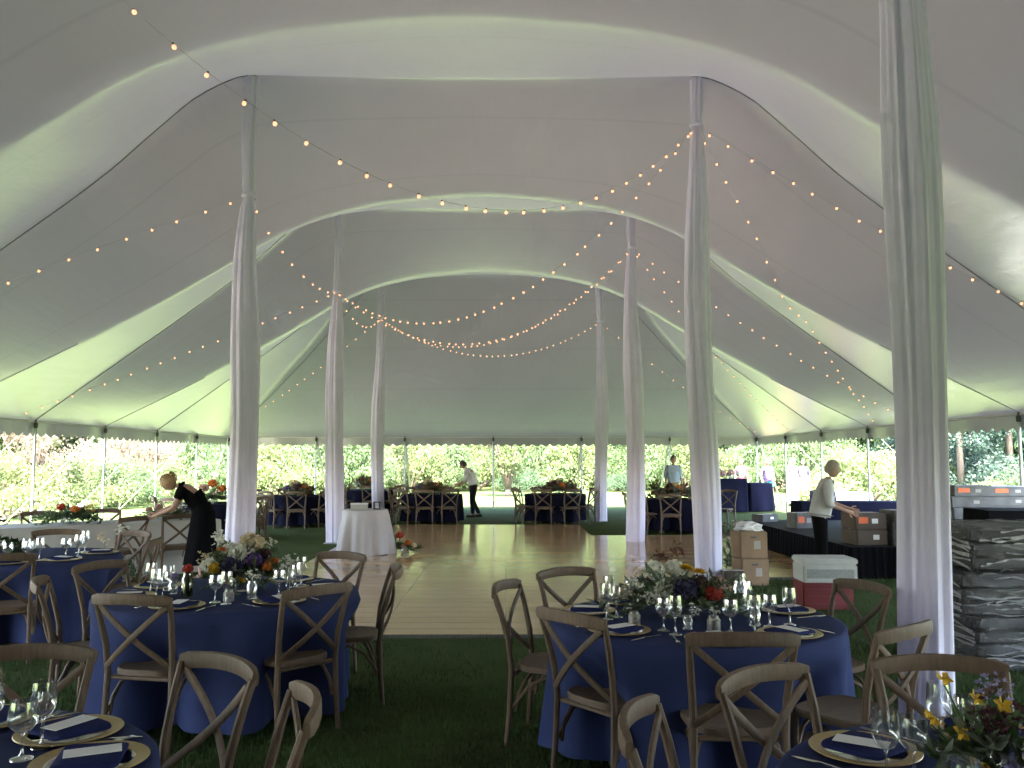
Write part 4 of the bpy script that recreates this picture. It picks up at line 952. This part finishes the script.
    body = mb.build('body', [M[skin], M['eye'], M['lip']], t, sharp=False)
    # hair
    hb = MB(); hv, hf = [], []
    for i in range(13):
        th = PI * .66 * i / 12
        for j in range(24):
            a = 2 * PI * j / 24; front = max(0, math.sin(a)); thm = th * (1 - .50 * front ** .8)
            x, y, z = math.sin(thm) * math.cos(a), math.sin(thm) * math.sin(a), math.cos(thm)
            k = 1.08 + .03 * math.sin(7 * a + 3 * th); hv.append(Hm @ Vector((x * .076 * k, y * .101 * k - .004, z * .122 * k)))
    hf = [(i * 24 + j, (i + 1) * 24 + j, (i + 1) * 24 + (j + 1) % 24, i * 24 + (j + 1) % 24) for i in range(12) for j in range(24)]
    hb.add(hv, hf)
    if pony == 'bun':
        hb.ball(Hm @ Vector((0, -.105, .035)), .042, 10)
        for k in range(5): hb.tube([Hm @ Vector((.03 * math.cos(k * 1.3), -.095, .035 + .03 * math.sin(k * 1.3))), Hm @ Vector((.05 * math.cos(k * 1.3 + 1), -.13, .035 + .045 * math.sin(k * 1.3 + 1))), Hm @ Vector((.02 * math.cos(k), -.15, .03))], [.012, .016, .006], 6)
    elif pony: hb.tube([Hm @ Vector((0, -.10, .03)), Hm @ Vector((0, -.15, .02)), Hm @ Vector((0, -.17, -.06)), Hm @ Vector((0, -.16, -.13))], [.022, .032, .028, .008], 8)
    if pony == 'long': hb.tube([Hm @ Vector((0, -.05, .05)), Hm @ Vector((0, -.09, -.08)), Hm @ Vector((0, -.10, -.22))], [.07, .075, .05], 10)
    hb.build('hair', M['hair_' + hair], t, sharp=False)
    def garment(name, mk, chain, es, ends=None, sub=2):
        ix = {n_: i for i, (n_, r, _) in enumerate(chain)}; ps = [p_ if p_ is not None else J[n_] for n_, r, p_ in chain]
        vs, fs = skin_mesh(ps, [(ix[a], ix[b]) for a, b in es], [r for _, r, _ in chain], {0}, sub); g_ = MB(); g_.add(vs, fs); return g_.build(name, M[mk], t, sharp=False)
    ar = outfit.get('sleeve', 'long')
    if outfit.get('top'):
        wm = .015
        ch_ = [('waist', (.18, .165) if not female else (.15, .135), None), ('hem', (.185, .17) if not female else (.165, .145), J['pelvis'].lerp(J['waist'], .15)), ('chest', (.20, .165) if not female else (.172, .148), None), ('neckb', .092, J['neckb'].lerp(J['chest'], .08)), ('shL', .085 if not female else .078, None), ('shR', .085 if not female else .078, None)]
        es = [('waist', 'hem'), ('waist', 'chest'), ('chest', 'neckb'), ('chest', 'shL'), ('chest', 'shR')]
        for s_ in 'LR':
            if ar == 'long': ch_ += [('el' + s_, .052, None), ('wr' + s_, .038, J['wr' + s_].lerp(J['el' + s_], .05))]; es += [('sh' + s_, 'el' + s_), ('el' + s_, 'wr' + s_)]
            elif ar == 'roll': ch_ += [('el' + s_, .054, None), ('wr' + s_, .046, J['wr' + s_].lerp(J['el' + s_], .65))]; es += [('sh' + s_, 'el' + s_), ('el' + s_, 'wr' + s_)]
            elif ar == 'short': ch_ += [('el' + s_, .058, J['el' + s_].lerp(J['sh' + s_], .4))]; es += [('sh' + s_, 'el' + s_)]
        garment('shirt', outfit['top'], ch_, es)
    if outfit.get('legs'):
        k = outfit.get('leglen', 1.0)
        ch_ = [('pelvis', (.16, .13), None), ('wst', (.145, .12), J['pelvis'].lerp(J['waist'], .55)), ('hipL', .105, None), ('hipR', .105, None)]
        es = [('pelvis', 'wst'), ('pelvis', 'hipL'), ('pelvis', 'hipR')]
        for s_ in 'LR':
            if k >= 1: ch_ += [('knee' + s_, .075, None), ('ank' + s_, .062, J['ank' + s_] + Vector((0, 0, .0)))]; es += [('hip' + s_, 'knee' + s_), ('knee' + s_, 'ank' + s_)]
            else: ch_ += [('knee' + s_, .10, J['hip' + s_].lerp(J['knee' + s_], k))]; es += [('hip' + s_, 'knee' + s_)]
        garment('trousers' if k >= 1 else 'shorts', outfit['legs'], ch_, es)
    if outfit.get('skirt'):
        sk = MB(); rings = []; ax0 = J['waist']; bottom = outfit.get('skirtlen', .4); cx = (J['kneeL'] + J['kneeR']) / 2
        for i in range(10):
            u = i / 9; c_ = ax0.lerp(J['pelvis'], min(1, u * 3)) if u < .33 else J['pelvis'].lerp(Vector((cx.x, cx.y, bottom)), (u - .33) / .67)
            rx, ry = (.135 + .05 * min(1, u * 3) + .08 * max(0, u - .33), .115 + .04 * min(1, u * 3) + .10 * max(0, u - .33))
            rings.append([(c_.x + rx * math.cos(a) * (1 + .05 * u * math.sin(7 * a)), c_.y + ry * math.sin(a) * (1 + .05 * u * math.sin(7 * a)), c_.z) for a in [2 * PI * j / 32 for j in range(32)]])
        sk.loft(rings, cap=False); sk.build('skirt', M[outfit['skirt']], t, sharp=False)
    for s_ in 'LR':
        sh = MB(); a, b_ = J['ank' + s_], J['toe' + s_]; d = (b_ - a); d.z = 0; d = d.normalized() if d.length > .01 else Vector((0, 1, 0))
        c_ = a.copy(); c_.z = max(0, min(a.z, b_.z) - .03); 
        sh.tube([c_ + d * -.075 + Vector((0, 0, .045)), c_ + d * -.03 + Vector((0, 0, .05)), c_ + d * .06 + Vector((0, 0, .042)), c_ + d * .15 + Vector((0, 0, .034)), c_ + d * .20 + Vector((0, 0, .028))], [.035, .048, .046, .042, .022], 10); sh.build('shoe', M['shoe'], t)
    return t
# woman in black bending over the buffet, facing left
person('woman in a black dress with a blond bun bending over the white buffet', (-4.18, 12.0, 0), R(100), dict(waist=(0, .03, 1.09), chest=(0, .17, 1.23), neckb=(0, .31, 1.31), neck=(0, .37, 1.34), head=(0, .47, 1.36),
       shL=(-.17, .26, 1.27), shR=(.17, .26, 1.27), elL=(-.2, .36, 1.02), elR=(.2, .40, 1.04), wrL=(-.13, .58, .93), wrR=(.12, .62, .95)),
       dict(top='black_dress', sleeve='short', skirt='black_dress', skirtlen=.25), 'blond', 1.0, 'skin_pale', R(-55), 'bun', True)
person('waiter in a white shirt and dark trousers bending toward the far table', (-.95, 25.4, 0), R(75), dict(waist=(0, .03, 1.11), chest=(0, .12, 1.28), neckb=(0, .22, 1.40), neck=(0, .27, 1.45), head=(0, .33, 1.53),
       shL=(-.18, .17, 1.36), shR=(.18, .17, 1.36), elL=(-.22, .2, 1.08), elR=(.22, .22, 1.08), wrL=(-.16, .42, .96), wrR=(.16, .42, .98), kneeR=(.1, .06, .5), ankR=(.11, -.14, .085), toeR=(.12, .02, .03)),
       dict(top='shirt_white', sleeve='roll', legs='trouser'), 'dark', 1.0, 'skin', R(-25))
person('man in a pale blue shirt standing behind the leafy far table', (5.05, 26.0, 0), R(185), dict(), dict(top='shirt_blue', sleeve='roll', legs='trouser'), 'dark', 1.03)
person('woman in a lavender top and teal shorts walking on the lawn outside', (9.25, 30.4, 0), R(190), dict(kneeL=(-.095, .12, .5), ankL=(-.1, .1, .1), toeL=(-.11, .27, .05), kneeR=(.095, -.02, .49), ankR=(.1, -.2, .12), toeR=(.11, -.05, .03), elL=(-.28, -.1, 1.16), wrL=(-.3, -.12, .93), elR=(.28, .0, 1.16), wrR=(.3, .14, .95)),
       dict(top='lav_top', sleeve='short', legs='teal', leglen=.55), 'blond', .98, 'skin_pale', 0, 'long', True)
person('person in pink standing outside behind the woman in lavender', (8.75, 32.0, 0), R(170), dict(), dict(top='pink', sleeve='short', legs='pink'), 'blond', .98, 'skin_pale', 0, 'long', True)
person('woman in a long white dress standing outside near the right eave', (10.45, 31.4, 0), R(200), dict(), dict(top='white_dress', sleeve='short', skirt='white_dress', skirtlen=.12), 'blond', 1.0, 'skin_pale', 0, 'long', True)
person('person in a dark top standing outside beside the woman in white', (10.95, 31.7, 0), R(160), dict(), dict(top='stripe', sleeve='long', skirt='white_dress', skirtlen=.5), 'dark', .97, 'skin', 0, 'long', True)
person('man in a grey white shirt and black trousers reaching over cartons on the stage', (4.30, 11.85, 0), R(-102), dict(waist=(0, .02, 1.11), chest=(0, .08, 1.29), neckb=(0, .13, 1.44), neck=(0, .16, 1.51), shL=(-.175, .10, 1.40), shR=(.175, .10, 1.40), elL=(-.2, .16, 1.14), wrL=(-.14, .42, 1.05), elR=(.22, .10, 1.12), wrR=(.16, .36, 1.02), head=(0, .20, 1.61)),
       dict(top='shirt_grey', sleeve='roll', legs='black_dress'), 'grey', .96, 'skin_pale', R(-8))

# ------------------------------------------------------------------ trees outside
def crown_mesh(name, kind, mk, seed, n=5200, leaf=.2):
    q = np.random.RandomState(seed); cl = []
    K = 46
    for i in range(K):
        if kind == 'round': d = q.normal(size=3); d /= np.linalg.norm(d); rr = q.uniform(.35, 1) ** .5; c_ = d * rr * np.array([1, 1, .92]); c_[2] += 1.0
        elif kind == 'shrub': d = q.normal(size=3); d /= np.linalg.norm(d); c_ = d * q.uniform(.3, 1) ** .5 * np.array([1, 1, .62]); c_[2] = abs(c_[2]) * 1.3 + .15
        elif kind == 'conifer': h = q.uniform(0, 1) ** 1.3; a = q.uniform(0, 2 * PI); rr = (1 - h) * .62 * q.uniform(.5, 1) + .03; c_ = np.array([rr * math.cos(a), rr * math.sin(a), .25 + 2.7 * h])
        else: a = q.uniform(0, 2 * PI); h = q.uniform(0, 1); rr = (.25 + .75 * h) * q.uniform(.3, 1); c_ = np.array([rr * math.cos(a), rr * math.sin(a), .5 + 1.5 * h])
        cl.append((c_, q.uniform(.16, .36)))
    per = n // K; vs = np.zeros((n, 4, 3)); k = 0
    for c_, r in cl:
        m_ = per; d = q.normal(size=(m_, 3)); d /= np.linalg.norm(d, axis=1)[:, None]; p_ = c_ + d * (r * q.uniform(.2, 1.05, size=(m_, 1)) ** .6) * np.array([1.1, 1.1, .75])
        a = q.normal(size=(m_, 3)); a /= np.linalg.norm(a, axis=1)[:, None]; b_ = np.cross(a, q.normal(size=(m_, 3))); b_ /= np.linalg.norm(b_, axis=1)[:, None]
        s_ = leaf * q.uniform(.6, 1.3, size=(m_, 1)) * .5
        vs[k:k + m_, 0] = p_ - a * s_; vs[k:k + m_, 1] = p_ + b_ * s_ * .6; vs[k:k + m_, 2] = p_ + a * s_; vs[k:k + m_, 3] = p_ - b_ * s_ * .6; k += m_
    vs = vs[:k].reshape(-1, 3); nf = k
    me = bpy.data.meshes.new(name); me.vertices.add(len(vs)); me.vertices.foreach_set('co', vs.ravel()); me.loops.add(len(vs)); me.loops.foreach_set('vertex_index', np.arange(len(vs)))
    me.polygons.add(nf); me.polygons.foreach_set('loop_start', np.arange(0, len(vs), 4)); me.polygons.foreach_set('loop_total', np.full(nf, 4)); me.materials.append(M[mk]); me.update(); return me, cl
TREES = {}
def tree_proto(key, kind, mk, seed, n=11000, leaf=.068):
    me, cl = crown_mesh('crown', kind, mk, seed, n, leaf); tr = MB(); q = random.Random(seed)
    if kind == 'conifer': tr.tube([(0, 0, 0), (0, 0, 1.4), (0, 0, 2.8)], [.06, .04, .01], 7)
    elif kind == 'shrub':
        for c_, r in cl[:9]: tr.tube([(c_[0] * .1, c_[1] * .1, 0), (c_[0] * .5, c_[1] * .5, c_[2] * .5), tuple(c_)], [.03, .02, .008], 5)
    else:
        fk = .45 if kind == 'round' else .12
        tr.tube([(0, 0, -.0), (.01, .01, fk * .6), (0, 0, fk + .05)], [.085, .065, .055], 8)
        for c_, r in cl[:14]:
            m1 = (c_[0] * .35 + q.uniform(-.05, .05), c_[1] * .35, fk + (c_[2] - fk) * .45); tr.tube([(0, 0, fk), m1, tuple(c_)], [.04, .025, .008], 6)
    tme = tr.mesh('trunk', M['bark']); TREES[key] = (tme, me)
tree_proto('round_green', 'round', 't_green', 1); tree_proto('round_yellow', 'round', 't_yellow', 2); tree_proto('round_deep', 'round', 't_deep', 3)
tree_proto('vase_yellow', 'vase', 't_yellow', 4, 6000); tree_proto('shrub_green', 'shrub', 't_green', 5, 9000, .06); tree_proto('shrub_yellow', 'shrub', 't_yellow', 6, 9000, .06)
tree_proto('conifer_blue', 'conifer', 't_blue', 7, 12000, .06); tree_proto('shrub_deep', 'shrub', 't_deep', 8, 9000, .06); tree_proto('shrub_pink', 'shrub', 't_pink', 9, 9000, .055); tree_proto('vase_pink', 'vase', 't_pink', 10, 4500)
tree_proto('conifer_deep', 'conifer', 't_deep', 11, 12000, .065)
def tree(key, x, y, sc, label, group, zs=1.0):
    kind = key.split('_')[0]; t = thing({'round': 'tree', 'vase': 'small_tree', 'shrub': 'shrub', 'conifer': 'conifer'}[kind], label, 'shrub' if kind == 'shrub' else 'tree', (x, y, 0), rng.uniform(0, 6.28), group)
    t.scale = (sc, sc, sc * zs); a, b_ = TREES[key]
    link('trunk', a, t); link('crown', b_, t)
def px(p_, y): return (p_ - 506) / 858 * y
T1 = 'trees in the background woods'; T2 = 'shrubs around the lawn'
kinds = ['round_green', 'round_yellow', 'round_green', 'round_deep', 'round_yellow', 'round_green']
woods = [(-40, 44), (20, 46), (75, 52), (130, 48), (185, 56), (240, 52), (295, 58), (345, 52), (395, 60), (445, 55), (495, 64), (545, 58), (595, 62), (645, 56), (700, 66), (750, 60), (800, 56), (850, 62), (905, 54), (960, 50), (1010, 46), (1070, 44)]
anch = ['beyond the left photo edge pole', 'behind the left eave poles', 'behind the second left eave pole', 'above the left row of chairs', 'behind the bending woman in black', 'behind the first left draped pole', 'between the first two left draped poles',
        'behind the pedestal table', 'above the farthest navy table', 'left of the bending waiter', 'right of the bending waiter', 'over the middle far table', 'behind the thin far right pole', 'left of the man in pale blue', 'behind the tall right pole', 'above the tall bar table',
        'over the woman in white', 'over the round bush on the right', 'behind the thick near pole', 'right of the thick near pole', 'over the cartons at the right edge', 'beyond the right photo edge']
for i, ((p_, y), an) in enumerate(zip(woods, anch)):
    k = kinds[i % 6]; nm = {'round_green': 'bright green', 'round_yellow': 'yellowish green', 'round_deep': 'dark green'}[k]
    tree(k, px(p_, y), y, rng.uniform(4.2, 5.4), '%s leafy tree in the far woods, %s' % (nm, an), T1, rng.uniform(.95, 1.2))
back = [(-70, 78), (0, 82), (60, 86), (110, 80), (160, 88), (210, 84), (265, 90), (320, 86), (370, 90), (420, 86), (470, 92), (520, 88), (570, 92), (620, 88), (675, 90), (725, 86), (775, 90), (825, 86), (880, 82), (930, 78), (985, 80), (1045, 76)]
for i, (p_, y) in enumerate(back):
    tree(['round_green', 'round_yellow', 'round_deep'][i % 3], px(p_, y), y, rng.uniform(6.0, 7.5), 'dense tree in the rearmost row of the woods closing off the horizon', 'rearmost woodland trees', rng.uniform(.9, 1.15))
belt = [('shrub_green', 255), ('shrub_yellow', 330), ('shrub_green', 375), ('shrub_green', 425), ('shrub_yellow', 475), ('shrub_green', 535), ('shrub_yellow', 580), ('shrub_green', 635), ('shrub_yellow', 685), ('shrub_green', 770), ('shrub_green', 830), ('shrub_yellow', 230), ('shrub_green', 155), ('shrub_yellow', 95)]
where = ['right of the first left draped pole', 'behind the second left draped pole', 'behind the thin far left pole', 'above the table by the bending waiter', 'right behind the bending waiter', 'left of the middle far bouquet', 'right of the middle far bouquet', 'behind the rear right draped poles', 'right of the man in pale blue', 'above the woman in lavender', 'left of the round bright bush', 'behind the first left draped pole', 'above the bending woman in black', 'between the left eave poles']
for (k, p_), wh in zip(belt, where):
    y = rng.uniform(47, 50); tree(k, px(p_, y), y, 2.5, 'tall %s shrub before the woods, %s' % ('light green' if k == 'shrub_green' else 'yellowish', wh), T2, 1.35)
for k, p_, y, sc, lab in (('shrub_yellow', 10, 25, 1.8, 'yellow green shrub outside the first left eave pole'), ('vase_pink', 38, 27, 1.9, 'thin pinkish tree outside the first left eave pole'), ('shrub_yellow', 75, 29, 1.7, 'yellow shrub between the first two left eave poles'),
                          ('shrub_pink', 52, 33, 2.0, 'pinkish blossoming shrub behind the left chairs'), ('shrub_green', 118, 31, 1.6, 'light green shrub right of the second left eave pole'), ('shrub_pink', 135, 38, 2.4, 'pinkish shrub above the bending woman in black'), ('shrub_yellow', 165, 34, 1.6, 'yellow green shrub behind the bending woman in black'),
                          ('shrub_green', 205, 37, 1.9, 'green shrub left of the first left draped pole'), ('shrub_deep', 196, 44, 2.0, 'dark shrub by the fourth left eave pole'), ('shrub_yellow', 275, 40, 2.0, 'yellow shrub between the first two left draped poles'), ('shrub_green', 312, 42, 1.9, 'green shrub just left of the second left pole'),
                          ('shrub_green', 352, 42, 2.1, 'green shrub between the second and thin left poles'), ('shrub_yellow', 410, 44, 2.0, 'yellow shrub above the bouquet by the waiter'), ('shrub_green', 450, 46, 1.8, 'green shrub directly left of the bending waiter'),
                          ('vase_yellow', 508, 40, 2.0, 'small forked tree standing on the lawn right of the waiter'), ('shrub_deep', 520, 46, 1.3, 'low dark shrub under the small forked tree'), ('shrub_green', 560, 52, 2.2, 'green shrub above the middle far table'), ('shrub_yellow', 615, 54, 2.3, 'yellow shrub between the two right rear poles'),
                          ('shrub_deep', 618, 46, 1.0, 'small dark shrub low between the right rear poles'), ('shrub_green', 655, 50, 2.0, 'green shrub left of the man in pale blue'), ('conifer_deep', 728, 62, 2.6, 'dark conifer above the bar table'), ('shrub_deep', 718, 52, 1.6, 'dark rounded shrub behind the bar table'),
                          ('shrub_green', 745, 50, 1.8, 'pale rounded shrub right of the bar table'), ('shrub_green', 800, 44, 2.0, 'green shrub above the woman in white'), ('shrub_yellow', 862, 30, 2.0, 'round bright bush right of the reaching man'),
                          ('conifer_blue', 905, 40, 2.6, 'blue spruce left of the thick near pole'), ('conifer_blue', 960, 36, 2.6, 'blue spruce just right of the thick near pole'), ('conifer_blue', 1010, 38, 2.8, 'blue spruce above the cartons at the right edge'), ('shrub_yellow', 990, 26, 1.0, 'low yellow green bush behind the cartons at the right edge'),
                          ('shrub_green', 1060, 27, 1.8, 'green bush beyond the right edge of the photo')):
    tree(k, px(p_, y), y, sc, lab, T2 if k.startswith('shrub') else None, 1.45 if k.startswith('shrub') and y > 36 and sc > 1.5 else 1.0)
